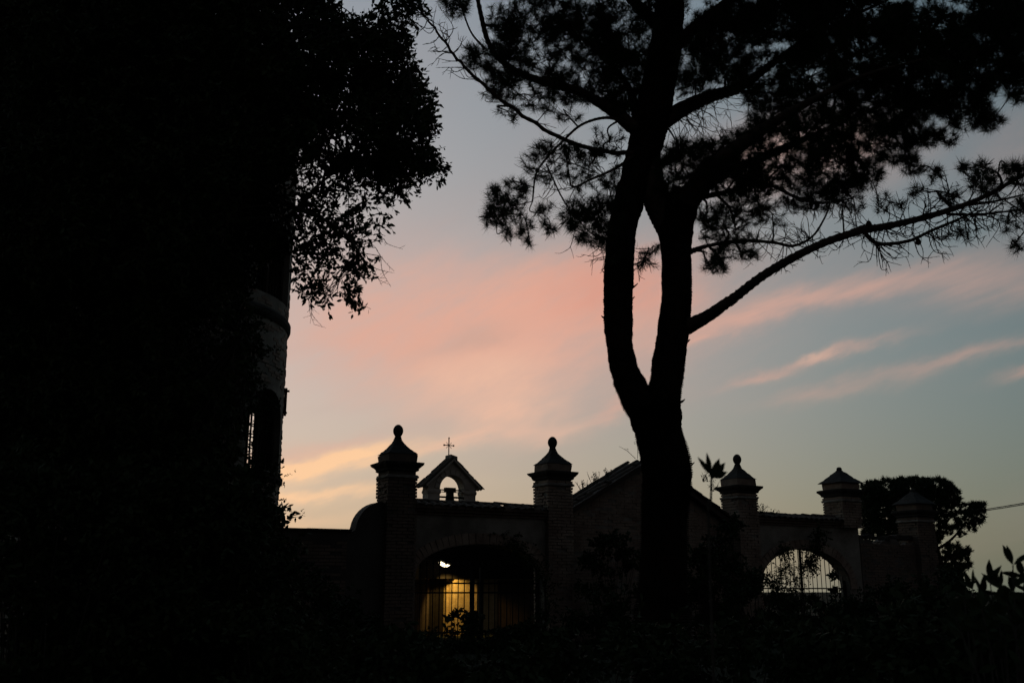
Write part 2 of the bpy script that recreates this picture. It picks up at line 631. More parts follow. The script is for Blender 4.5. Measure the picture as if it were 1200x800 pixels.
U1, U2, U3, U4, U5 = 0.0, 4.2, 10.27, 14.25, 17.4
pillar(U1, wz(513, U1), True, 'tallest brick gate pillar with ball finial, left of the lamp-lit gate', mat='brick')
pillar(U2, wz(526, U2), True, 'brick pillar with ball finial right of the lamp-lit gate', mat='brick_pale')
pillar(U3, wz(545, U3), True, 'brick pillar with ball finial just right of the pine trunk', mat='brick_pale')
pillar(U4, wz(551, U4), False, 'pillar with pointed cap and no ball, right of the arched sky-lit gate', mat='brick_pale', w=0.78, base=wz(604, 12.2) - 0.302)
pillar(U5, wz(576, U5), False, 'furthest dark pillar in front of the umbrella pine', mat='brick', w=0.78)


def tile_mesh(w=0.21, ln=0.44, th=0.016):
    """one curved clay tile, crown up, along +Y, tapering"""
    mb = MB()
    seg = 6
    for j, (y, ww) in enumerate(((-ln / 2, w), (ln / 2, w * 0.82))):
        for r in (ww / 2, ww / 2 - th):
            for k in range(seg + 1):
                g = math.pi * k / seg
                mb.v.append((r * math.cos(g), y, r * 0.62 * math.sin(g)))
    n = seg + 1
    for k in range(seg):
        mb.f.append((k, k + 1, 2 * n + k + 1, 2 * n + k))
        mb.f.append((n + k, 3 * n + k, 3 * n + k + 1, n + k + 1))
        mb.f.append((k, n + k, n + k + 1, k + 1))
        mb.f.append((2 * n + k, 2 * n + k + 1, 3 * n + k + 1, 3 * n + k))
    mb.f.append((0, 2 * n, 3 * n, n))
    mb.f.append((seg, n + seg, 3 * n + seg, 2 * n + seg))
    me = bpy.data.meshes.new('coping_tile')
    me.from_pydata(mb.v, [], mb.f)
    me.materials.append(M['tile'])
    return me


TILE = tile_mesh()


def place_tile(parent, p, xdir, ydir, name='coping_tile', s=1.0):
    o = bpy.data.objects.new(name, TILE)
    COL.objects.link(o)
    o.parent = parent
    x, y = Vector(xdir).normalized(), Vector(ydir).normalized()
    z = x.cross(y)
    mt = Matrix((x, y, z)).transposed().to_4x4()
    o.rotation_euler = mt.to_euler()
    o.scale = (s, s, s)
    o.location = Vector(p) - Vector(parent['_org'])
    return o


def arch_outline(u0, u1, a0, a1, top, spring, crown, base):
    """wall outline with an arched gateway open to the ground"""
    pts = [(u0, base), (u0, top), (u1, top), (u1, base), (a1, base), (a1, spring)]
    n = 20
    mid, hw = (a0 + a1) / 2, (a1 - a0) / 2
    for i in range(1, n):
        g = math.pi * i / n
        pts.append((mid + hw * math.cos(g), spring + (crown - spring) * math.sin(g) ** 0.9))
    pts += [(a0, spring), (a0, base)]
    return pts


def gate_wall(u0, u1, a0, a1, top, spring, crown, label, tile_gap=(), th=0.42, no=0.0, cop=None):
    c = P1 + UD * ((u0 + u1) / 2) + ND * no
    base = ground_z(c.x, c.y) - 0.1
    def wp(u, n, z):
        return P1 + UD * u + ND * (n + no) + UP * z
    t = thing('gate_wall', (c.x, c.y, base), label, 'wall', 'walls over the gateways')
    mb = MB()
    mb.prism(arch_outline(u0, u1, a0, a1, top - 0.30, spring, crown, base), wp(0, -th / 2, 0), UD, ND, th)
    mb.build('masonry', M['plaster'], t)
    u1 = cop or u1
    # corbelled courses under the coping
    for i, (pr, z0, z1) in enumerate(((0.05, 0.30, 0.235), (0.10, 0.233, 0.165), (0.16, 0.163, 0.09))):
        mb = MB()
        n = int((u1 - u0) / 0.25)
        for k in range(n):
            a = u0 + (u1 - u0) * k / n
            b = u0 + (u1 - u0) * (k + 1) / n
            j = random.uniform(-0.006, 0.006)
            mb.box(wp((a + b) / 2, j, top - (z0 + z1) / 2), UD * ((b - a) / 2 - 0.006), ND * (th / 2 + pr), UP * ((z0 - z1) / 2 - 0.002))
        mb.build('corbel_course', M['brick'], t)
    # voussoirs round the arch
    mid, hw = (a0 + a1) / 2, (a1 - a0) / 2
    n = 30
    for i in range(n):
        g = math.pi * (i + 0.5) / n
        def pt(g, off):
            rr = Vector((math.cos(g) * hw, (crown - spring) * math.sin(g) ** 0.9))
            nn = Vector((math.cos(g) / hw, math.sin(g) / (crown - spring))).normalized()
            return rr + nn * off
        m0 = pt(g, 0.135)
        g0, g1 = math.pi * i / n, math.pi * (i + 1) / n
        tv = (pt(g1, 0.13) - pt(g0, 0.13))
        nn = (pt(g, 0.2) - pt(g, 0.0)).normalized()
        tl = tv.length
        tv.normalize()
        mb = MB()
        j = random.uniform(-0.006, 0.01)
        mb.box(wp(mid + m0.x, -th / 2 - 0.01 - j, spring + m0.y), UD * (tv.x * (tl / 2 - 0.007)) + UP * (tv.y * (tl / 2 - 0.007)), ND * 0.03,
               UD * (nn.x * 0.125) + UP * (nn.y * 0.125))
        mb.build('voussoir', M['brick_pale'], t)
    # clay tile coping, two slopes
    n = int((u1 - u0) / 0.2)
    for k in range(n):
        if k in tile_gap:
            continue
        u = u0 + (u1 - u0) * (k + 0.5) / n
        for sgn in (-1, 1):
            yd = (ND * (-sgn) + UP * 0.34)
            yd.normalize()
            xd = UD * (1 if sgn < 0 else -1)
            place_tile(t, wp(u + random.uniform(-0.015, 0.015), sgn * (0.19 + random.uniform(-0.02, 0.02)), top - 0.055 + random.uniform(-0.012, 0.012)),
                       xd + UP * random.uniform(-0.08, 0.08), yd)
    mb = MB()
    mb.prism([(u0, top - 0.088), (u0, top - 0.03), (u1, top - 0.03), (u1, top - 0.088)], wp(0, -0.28, 0), UD, ND, 0.56)
    mb.build('coping_bed', M['mortar'], t)
    # ridge tiles along the top
    n = int((u1 - u0) / 0.4)
    for k in range(n):
        u = u0 + (u1 - u0) * (k + 0.5) / n
        place_tile(t, wp(u, 0, top + 0.005 + random.uniform(-0.01, 0.02)), -ND, UD + UP * random.uniform(-0.05, 0.05), 'ridge_tile')
    return t


def iron_gate(a0, a1, spring, crown, z_top, rails, n_bars, label, group='iron gates in the archways', arch_top=True, n_off=0.05, low=None):
    c = wp((a0 + a1) / 2, n_off, 0)
    base = ground_z(c.x, c.y)
    t = thing('iron_gate', (c.x, c.y, base), label, 'gate', group)
    mid, hw = (a0 + a1) / 2, (a1 - a0) / 2

    def top_at(u):
        if not arch_top:
            return z_top
        q = max(0.0, 1 - ((u - mid) / hw) ** 2) ** 0.5
        return spring + (crown - spring) * q ** 0.9 - 0.01
    z0 = base + 0.08 if low is None else low
    for k in range(n_bars + 1):
        u = a0 + (a1 - a0) * (k + 0.5) / (n_bars + 1)
        if abs(u - mid) < 0.07:
            continue
        mb = MB()
        zt = top_at(u)
        if not arch_top:
            zt += 0.04
        mb.tube([wp(u, n_off, z0), wp(u, n_off, zt)], 0.0125, 6)
        mb.build('bar', M['iron'], t)
        if not arch_top:
            mb = MB()
            mb.lathe(wp(u, n_off, zt), [(0.012, 0), (0.028, 0.03), (0.004, 0.13)], 6)
            mb.build('spear_tip', M['iron'], t)
    for u, r in ((a0 + 0.035, 0.03), (mid - 0.12 if not arch_top else mid - 0.028, 0.042 if not arch_top else 0.016), (mid + 0.12 if not arch_top else mid + 0.028, 0.04 if not arch_top else 0.012), (a1 - 0.035, 0.03)):
        mb = MB()
        zt = top_at(u)
        mb.box(wp(u, n_off, (z0 - 0.05 + zt) / 2), UD * r, ND * r, UP * ((zt - z0 + 0.05) / 2))
        mb.build('stile', M['iron'], t)
    for z in rails:
        mb = MB()
        mb.box(wp(mid, n_off + 0.004, z), UD * (hw - 0.02), ND * 0.018, UP * 0.018)
        mb.build('rail', M['iron'], t)
    return t


# gateway 1, lamp-lit
A0, A1 = U1 + 0.42, U2 - 0.40
top1 = wz(591, 2.1)
gate_wall(U1 + 0.345, U2 - 0.345, A0, A1, top1, wz(676, 2.1), wz(638, 2.1), 'low tiled wall with a wide arch over the lamp-lit iron gate', tile_gap=(11, 15))
iron_gate(A0, A1, 0, 0, wz(664, 2.1), (wz(683, 2.1), wz(694, 2.1), wz(740, 2.1)), 20,
          'black iron double gate in front of the yellow lamp-lit wall', arch_top=False, low=wz(752, 2.1))
# gateway 2, sky seen through it
B0, B1 = U3 + 0.44, U4 - 0.12
top2 = wz(604, 12.2)
gate_wall(U3 + 0.365, U4 + 0.40, B0, B1, top2, wz(690, 12.0), wz(643, 12.0), 'tiled wall with a round arch right of the pine, sky showing through', th=0.36, cop=U4 - 0.40)
iron_gate(B0, B1, wz(690, 12.0), wz(643, 12.0), 0, (wz(689, 12.0), wz(722, 12.0)), 19,
          'round-topped iron gate with bright sky behind its bars', arch_top=True, n_off=0.0)


# boundary wall left of pillar 1, with its convex ramp
def build_left_wall():
    u0, u1 = -5.2, U1 - 0.345
    c = wp((u0 + u1) / 2, 0, 0)
    base = ground_z(c.x, c.y) - 0.1
    t = thing('boundary_wall', (c.x, c.y, base), 'plain dark wall between the round tower and the first pillar, rising in a curve', 'wall')
    zf, zt = wz(622, -1.8), wz(589, -0.4)
    ur = -1.02
    pts = [(u0, base), (u0, zf), (ur - 0.1, zf), (ur - 0.02, zf + 0.02)]
    for i in range(1, 11):
        g = math.pi / 2 * i / 10
        pts.append((ur + (u1 - ur) * (1 - math.cos(g)) * 1.0, zf + 0.02 + (zt - zf) * math.sin(g)))
    pts[-1] = (u1, zt)
    pts += [(u1, base)]
    mb = MB()
    mb.prism(pts, wp(0, -0.2, 0), UD, ND, 0.4)
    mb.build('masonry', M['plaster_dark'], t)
    # flat coping slabs on the level stretch
    n = 8
    for k in range(n):
        a = u0 + (ur - 0.1 - u0) * k / n
        b = u0 + (ur - 0.1 - u0) * (k + 1) / n
        mb = MB()
        mb.box(wp((a + b) / 2, 0, zf + 0.022 + random.uniform(-0.004, 0.004)), UD * ((b - a) / 2 - 0.005), ND * 0.25, UP * 0.022)
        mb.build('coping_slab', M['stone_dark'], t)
    mb = MB()
    lay_bricks(mb, wp(u0, -0.2, 0), UD, ND, ur - u0 - 0.2, base, zf - 0.15, depth=0.03, jit=0.004, miss=0.35)
    mb.build('brickwork', M['brick'], t, kind='stuff')


build_left_wall()


# chapel with the brick gable between the second and third pillars
def build_chapel():
    u0, u1 = U2 + 0.2, U3 - 0.30
    um = (u0 + u1) / 2
    c = wp(um, 0.4, 0)
    base = ground_z(c.x, c.y) - 0.1
    t = thing('chapel', (c.x, c.y, base), 'low brick chapel with a tiled gable roof behind the pine trunk', 'chapel')
    n0 = 0.15
    ze = (wz(601, u0, n0) + wz(626, u1, n0)) / 2
    za = wz(540, um, n0)
    dep = 0.9
    mb = MB()
    mb.prism([(u0, base), (u0, ze), (um, za - 0.12), (u1, ze), (u1, base)], wp(0, n0, 0), UD, ND, dep)
    mb.build('wall_core', M['mortar'], t)
    mb = MB()
    sl = (za - 0.12 - ze) / (um - u0)

    def keep(u, z):
        uu = u + u0
        lim = ze + sl * (uu - u0) if uu < um else ze + sl * (u1 - uu)
        return z < lim - 0.05
    lay_bricks(mb, wp(u0, n0, 0), UD, ND, u1 - u0, base, za, keep=keep, depth=0.05, jit=0.012, miss=0.10)
    mb.build('brickwork', M['brick_pale'], t, kind='stuff')
    # roof slabs with overhang and verge
    for sgn, name in ((-1, 'roof_slope'), (1, 'roof_slope')):
        ue = u0 - 0.18 if sgn < 0 else u1 + 0.18
        e = ze - sl * 0.18
        mb = MB()
        a, b = (ue, e), (um, za - 0.12)
        mb.prism([a, b, (b[0], b[1] + 0.13), (a[0], a[1] + 0.13)], wp(0, n0 - 0.22, 0), UD, ND, dep + 0.4)
        s = mb.build(name, M['wood'], t)
        d2 = Vector((b[0] - a[0], b[1] - a[1]))
        ln = d2.length
        d2.normalize()
        slope = UD * d2.x + UP * d2.y
        nrm2 = Vector((-d2.y, d2.x)) if sgn < 0 else Vector((d2.y, -d2.x))
        if nrm2.y < 0:
            nrm2 = -nrm2
        nrm = UD * nrm2.x + UP * nrm2.y
        rows = int(ln / 0.34)
        # verge tiles on the front edge are picked out one by one
        for k in range(rows + 1):
            q = a[0] + d2.x * (k + 0.3) * 0.34, a[1] + d2.y * (k + 0.3) * 0.34
            p = wp(q[0], n0 - 0.17 + random.uniform(-0.03, 0.03), q[1]) + nrm * (0.15 + random.uniform(0, 0.025))
            yd = slope + nrm * (-0.04 + random.uniform(-0.05, 0.03))
            xd = yd.cross(nrm)
            place_tile(t, p, xd, yd, 'verge_tile', 1.05)
        # the other tile columns behind
        for cidx in range(1, 3):
            for k in range(0, rows + 1):
                q = a[0] + d2.x * (k + 0.3) * 0.34, a[1] + d2.y * (k + 0.3) * 0.34
                p = wp(q[0], n0 - 0.17 + cidx * 0.42, q[1]) + nrm * (0.145 + random.uniform(0, 0.02))
                xd = slope.cross(nrm)
                if True:
                    place_tile(t, p, xd, slope, 'roof_tile', 1.05)
    return t


build_chapel()


# broken wall stretch between the fourth and fifth pillars
def build_ruin():
    u0, u1 = U4 + 0.405, U5 - 0.395
    c = wp((u0 + u1) / 2, 0, 0)
    base = ground_z(c.x, c.y) - 0.1
    t = thing('broken_wall', (c.x, c.y, base), 'broken-topped dark wall between the two rightmost pillars', 'wall')
    z = wz(634, (u0 + u1) / 2)
    pts = [(u0, base), (u0, z + 0.12)]
    n = 12
    for i in range(1, n):
        pts.append((u0 + (u1 - u0) * i / n, z + random.uniform(-0.10, 0.10) + 0.1 * math.cos(i)))
    pts += [(u1, z), (u1, base)]
    mb = MB()
    mb.prism(pts, wp(0, -0.2, 0), UD, ND, 0.4)
    mb.build('masonry', M['mortar_dark'], t)
    mb = MB()
    lay_bricks(mb, wp(u0, -0.2, 0), UD, ND, u1 - u0, base, z - 0.05, depth=0.05, jit=0.012, miss=0.12)
    mb.build('brickwork', M['brick'], t, kind='stuff')
    for i in range(9):
        u = u0 + (u1 - u0) * (i + 0.5) / 9
        mb = MB()
        mb.box(wp(u, random.uniform(-0.08, 0.08), z + 0.1 + random.uniform(-0.05, 0.06)), UD * random.uniform(0.08, 0.14) + UP * random.uniform(-0.03, 0.03), ND * 0.15, UP * random.uniform(0.04, 0.07))
        mb.build('loose_stone', M['stone_dark'], t)


build_ruin()


# short return wall running away right of the fifth pillar, mostly behind shrubs
# ------------------------------------------------------------------ courtyard house, bell gable, lamp
def cp(u, n, z):
    return wp(u, n, z)


def dw_u(px, n):
    """wall coordinate u of the photo column px at offset n (near the horizon)"""
    lo, hi = -20.0, 40.0
    for _ in range(50):
        mid = (lo + hi) / 2
        p = wp(mid, n, 2.0)
        v = p - EYE
        q = 600 + F * v.x / (v.y * math.cos(PITCH) + v.z * math.sin(PITCH))
        if q < px:
            lo = mid
        else:
            hi = mid
    return lo


def zat_uv(py, px, n):
    p = wp(dw_u(px, n), n, 0)
    return zat(py, p.x, p.y)


def build_house():
    n0 = 5.6
    u0, u1 = dw_u(484, n0), 8.4
    c = wp((u0 + u1) / 2, n0, 0)
    base = ground_z(c.x, c.y) - 0.1
    t = thing('courtyard_house', (c.x, c.y, base), 'low ochre house inside the courtyard, lit behind the iron gate', 'house')
    z1 = wz(592, 2.1) + 0.15
    da = dw_u(508, n0)
    # front wall with a doorway
    d0, d1, dz = dw_u(503, n0), dw_u(524, n0), zat_uv(672, 508, n0)
    mb = MB()
    mb.prism([(u0, base), (u0, z1), (u1, z1), (u1, base), (d1, base), (d1, dz), (d0, dz), (d0, base)], wp(0, n0, 0), UD, ND, 0.4)
    mb.build('wall', M['ochre'], t)
    mb = MB()
    mb.prism([(d0 - 0.02, base), (d0 - 0.02, dz + 0.02), (d1 + 0.02, dz + 0.02), (d1 + 0.02, base)], wp(0, n0 + 0.22, 0), UD, ND, 0.06)
    d = mb.build('door', M['wood_dark'], t)
    for k in range(4):
        mb = MB()
        a = d0 + (d1 - d0) * (k + 0.5) / 4
        mb.box(wp(a, n0 + 0.205, (base + dz) / 2), UD * ((d1 - d0) / 8 - 0.01), ND * 0.012, UP * ((dz - base) / 2 - 0.02))
        mb.build('plank', M['wood_dark'], d)
    # side and rear walls
    mb = MB()
    mb.prism([(u0, base), (u0, z1), (u1, z1), (u1, base)], wp(0, n0 + 1.4, 0), UD, ND, 0.3)
    mb.build('rear_wall', M['ochre'], t)
    for u in (u0, u1 - 0.4):
        mb = MB()
        mb.prism([(u, base), (u, z1 - 0.004), (u + 0.4, z1 - 0.004), (u + 0.4, base)], wp(0, n0 + 0.4, 0), UD, ND, 1.0)
        mb.build('side_wall', M['ochre'], t)
    mb = MB()
    mb.prism([(u0, z1 + 0.004), (u0, z1 + 0.1), (u1 + 0.2, z1 + 0.1), (u1 + 0.2, z1 + 0.004)], wp(0, n0 - 0.25, 0), UD, ND, 2.1)
    mb.build('roof', M['tile'], t)
    # shallow pier beside the door
    mb = MB()
    a, b = dw_u(533, n0 - 0.4), dw_u(559, n0 - 0.4)
    mb.prism([(a, base), (a, zat_uv(676, 545, n0)), (b, zat_uv(676, 545, n0)), (b, base)], wp(0, n0 - 0.40, 0), UD, ND, 0.397)
    mb.build('pier', M['ochre'], t)
    # planks added either side of the lit pier to dim the wall there
    for pa, pb, k_n in ((485, 502.5, 4), (583, 690, 16)):
        ua, ub = dw_u(pa, n0), dw_u(pb, n0)
        for k in range(k_n):
            q0, q1 = ua + (ub - ua) * k / k_n, ua + (ub - ua) * (k + 1) / k_n
            mb = MB()
            mb.box(wp((q0 + q1) / 2, n0 - 0.03 + random.uniform(-0.006, 0.006), (base + zat_uv(679, 545, n0)) / 2), UD * ((q1 - q0) / 2 - 0.005), ND * 0.02, UP * ((zat_uv(679, 545, n0) - base) / 2))
            mb.build('plank', M['wood'], t)
    # added dark boards standing in for the shade above the ground floor
    zb_ = zat_uv(678, 545, n0)
    nb = 7
    for k in range(nb):
        mb = MB()
        a_, b_ = zb_ + (z1 - zb_) * k / nb, zb_ + (z1 - zb_) * (k + 1) / nb
        mb.box(wp((u0 + u1) / 2, n0 - 0.43 + random.uniform(-0.006, 0.006), (a_ + b_) / 2), UD * ((u1 - u0) / 2), ND * 0.02, UP * ((b_ - a_) / 2 - 0.004))
        mb.build('shade_board', M['wood_dark'], t)
    for k in range(9):
        u = u0 + 3.4 + k * 0.24
        place_tile(t, wp(u, n0 - 0.1, z1 + 0.13 + random.uniform(-0.02, 0.04)), UD + UP * random.uniform(-0.15, 0.15), ND + UP * 0.3, 'eave_tile')
    return z1


HOUSE_TOP = build_house()


def build_bell_gable():
    n0 = 6.0
    uc = dw_u(525, n0) - 0.0
    c = wp(uc, n0, 0)
    zb = HOUSE_TOP + 0.102
    t = thing('bell_gable', (c.x, c.y, zb), 'small pale stone bell gable with an iron cross, above the lamp-lit gate', 'bell gable')
    k = ppm(wp(uc, n0, 5))
    hw = 26.5 / k / 0.87
    z_imp = zat(576, c.x, c.y)
    z_eave = zat(569, c.x, c.y)
    z_ap = zat(541, c.x, c.y)
    z_arch = zat(557.5, c.x, c.y)
    ow = 13.6 / k / 0.87
    z_spr = zat(574, c.x, c.y)
    th = 0.40
    org = wp(uc, n0 - th / 2, 0)
    for s in (-1, 1):
        mb = MB()
        a, b = (-hw, -ow) if s < 0 else (ow, hw)
        mb.prism([(a, zb), (a, z_spr - 0.05), (b, z_spr - 0.05), (b, zb)], org, UD, ND, th)
        mb.build('pier', M['stone_pale'], t)
        mb = MB()
        mb.square_lathe(wp(uc + (a + b) / 2, n0, 0), [(1.05, z_spr - 0.15), (1.16, z_spr - 0.1), (1.16, z_spr - 0.06), (1.04, z_spr - 0.002)], UD * ((b - a) / 2), ND * (th / 2), jit=0.02)
        mb.build('impost', M['stone_pale'], t)
    out = [(-hw, z_spr), (-hw, z_eave), (0, z_ap - 0.02), (hw, z_eave), (hw, z_spr), (ow, z_spr)]
    for i in range(1, 14):
        g = math.pi * i / 14
        out.append((ow * math.cos(g), z_spr + (z_arch - z_spr) * math.sin(g)))
    out.append((-ow, z_spr))
    mb = MB()
    mb.prism(out, org, UD, ND, th)
    mb.build('gable_stone', M['stone_pale'], t)
    # raised arch ring stones
    nst = 9
    for i in range(nst):
        g = math.pi * (i + 0.5) / nst
        cu, cz = (ow + 0.09) * math.cos(g), z_spr + (z_arch - z_spr + 0.09) * math.sin(g)
        mb = MB()
        rad = UD * math.cos(g) + UP * math.sin(g)
        tan = -UD * math.sin(g) + UP * math.cos(g)
        mb.box(wp(uc + cu, n0 - th / 2 - 0.012, cz), tan * (math.pi * (ow + 0.05) / nst / 2 - 0.008), ND * 0.022, rad * 0.08)
        mb.build('voussoir', M['stone_pale'], t)
    # roof slabs
    for s in (-1, 1):
        a, b = Vector((s * (hw + 0.11), z_eave - 0.09)), Vector((0, z_ap))
        mb = MB()
        mb.prism([(a.x, a.y), (b.x, b.y), (b.x, b.y + 0.07), (a.x, a.y + 0.07)], wp(uc, n0 - th / 2 - 0.13, 0), UD, ND, th + 0.26)
        r = mb.build('roof_slab', M['stone_pale'], t)
        d = (b - a)
        ln = d.length
        d.normalize()
        nn = Vector((-d.y, d.x))
        if nn.y < 0:
            nn = -nn
        for q in range(5):
            p = a + d * ((q + 0.45) * ln / 5) + nn * 0.06
            yd = UD * d.x + UP * d.y
            nr = UD * nn.x + UP * nn.y
            for off in (-0.22, -0.02, 0.18):
                place_tile(t, wp(uc + p.x, n0 + off, p.y) + nr * random.uniform(-0.005, 0.025), yd.cross(nr), yd + nr * random.uniform(-0.06, 0.03), 'roof_tile', 0.95)
    mb = MB()
    mb.box(wp(uc + 0.03, n0 - 0.05, z_ap + 0.12), UD * 0.11 + UP * -0.03, ND * 0.2, UP * 0.05)
    mb.build('ridge_stone', M['stone'], t)
    # iron cross with a small star of rays
    zc = zat(522, c.x, c.y)
    zt = zat(514, c.x, c.y)
    bx = wp(uc - 0.06, n0 - 0.05, 0)
    mb = MB()
    mb.tube([bx + UP * (z_ap + 0.15), bx + UP * zt], 0.017, 6)
    for s in (-1, 1):
        mb.tube([bx + UP * zc, bx + UP * zc + UD * (0.16 * s)], 0.016, 6)
        mb.lathe(bx + UP * (zc - 0.03) + UD * (0.16 * s), [(0.01, 0), (0.03, 0.03), (0.01, 0.06)], 6)
        for q in (-1, 1):
            mb.tube([bx + UP * zc, bx + UP * (zc + 0.09 * q) + UD * (0.09 * s)], 0.008, 5)
    mb.lathe(bx + UP * (zt - 0.02), [(0.01, 0), (0.028, 0.03), (0.008, 0.06)], 6)
    mb.build('cross', M['iron'], t)
    # bell, headstock and cross bars inside the arch
    zbell = zat(574, c.x, c.y)
    b = wp(uc + 0.02, n0, 0)
    mb = MB()
    hb = (zbell - zb) * 0.78
    z0 = zbell - hb
    mb.lathe(b, [(0.19, z0), (0.2, z0 + 0.02), (0.15, z0 + hb * 0.3), (0.125, z0 + hb * 0.65), (0.1, z0 + hb * 0.85), (0.03, z0 + hb * 0.95)], 18)
    mb.build('bell', M['bronze'], t, smooth=True)
    mb = MB()
    mb.box(b + UP * (zbell + 0.0), UD * 0.17, ND * 0.07, UP * 0.07)
    mb.box(b + UP * (zbell - 0.16), UD * 0.10, ND * 0.07, UP * 0.1)
    mb.tube([b + UP * zbell - UD * (ow + 0.03), b + UP * zbell + UD * (ow + 0.03)], 0.022, 6)
    mb.build('headstock', M['wood'], t)
    mb = MB()
    for py_, rr_ in ((577, 0.014), (583, 0.034), (588, 0.03)):
        q = zat(py_, c.x, c.y)
        mb.tube([b + UP * q - UD * (ow + 0.03) - ND * 0.16, b + UP * q + UD * (ow + 0.03) - ND * 0.16], rr_, 6)
    mb.build('guard_bar', M['iron'], t)


build_bell_gable()


def build_lamp():
    n0 = 5.6
    u = dw_u(520, n0 - 0.85)
    p = wp(u, n0 - 0.85, 0)
    z = zat(662, p.x, p.y)
    t = thing('wall_lamp', (p.x, p.y, z), 'bright warm lamp under a dark hood, above the yellow-lit wall', 'lamp')
    c = wp(u, n0 - 0.85, z)
    ax = (UD * 0.95 - UP * 0.32).normalized()
    dn = (-UP * 0.95 - UD * 0.3 - ND * 0.25).normalized()
    side = ax.cross(dn).normalized()
    mb = MB()
    mb.box(c - dn * 0.085, ax * 0.19, side * 0.13, dn * 0.03)
    mb.build('hood', M['iron'], t)
    mb = MB()
    # bowed lens
    rows, cols = 5, 9
    o = len(mb.v)
    for j in range(rows):
        for i in range(cols):
            a, b2 = i / (cols - 1) * 2 - 1, j / (rows - 1) * 2 - 1
            hgt = 0.075 * math.sqrt(max(0, 1 - 0.98 * a * a)) * math.sqrt(max(0, 1 - 0.98 * b2 * b2))
            mb.v.append(tuple(c - dn * 0.04 + ax * (0.15 * a) + side * (0.08 * b2) + dn * hgt))
    for j in range(rows - 1):
        for i in range(cols - 1):
            q = o + j * cols + i
            mb.f.append((q, q + 1, q + cols + 1, q + cols))
    mb.build('lens', M['lamp'], t, smooth=True)
    mb = MB()
    mb.tube([c - dn * 0.1, c - dn * 0.12 + ND * 0.2, wp(u + 0.02, n0 - 0.44, z + 0.05)], 0.02, 8)
    mb.build('bracket', M['iron'], t)
    ld = bpy.data.lights.new('lamp_light', 'SPOT')
    ld.energy = 32
    ld.color = (1.0, 0.63, 0.16)
    ld.spot_size = R(82)
    ld.spot_blend = 0.4
    ld.shadow_soft_size = 0.06
    lo = bpy.data.objects.new('lamp_light', ld)
    COL.objects.link(lo)
    lo.parent = t
    lo.location = (c + dn * 0.17) - Vector(t['_org'])
    aim = (-UP * 1.0 + UD * 0.62 + ND * 0.60).normalized()
    lo.rotation_euler = aim.to_track_quat('-Z', 'Y').to_euler()


build_lamp()

# ------------------------------------------------------------------ round tower
TC = Vector((-7.38, 20.25, 0))
TR = 2.6


def tower_dir(phi):
    """outward direction at phi degrees to the right of the face turned to the camera"""
    v = Vector((-TC.x, -TC.y, 0)).normalized()
    a = R(phi)
    return Vector((v.x * math.cos(a) - v.y * math.sin(a), v.x * math.sin(a) + v.y * math.cos(a), 0))


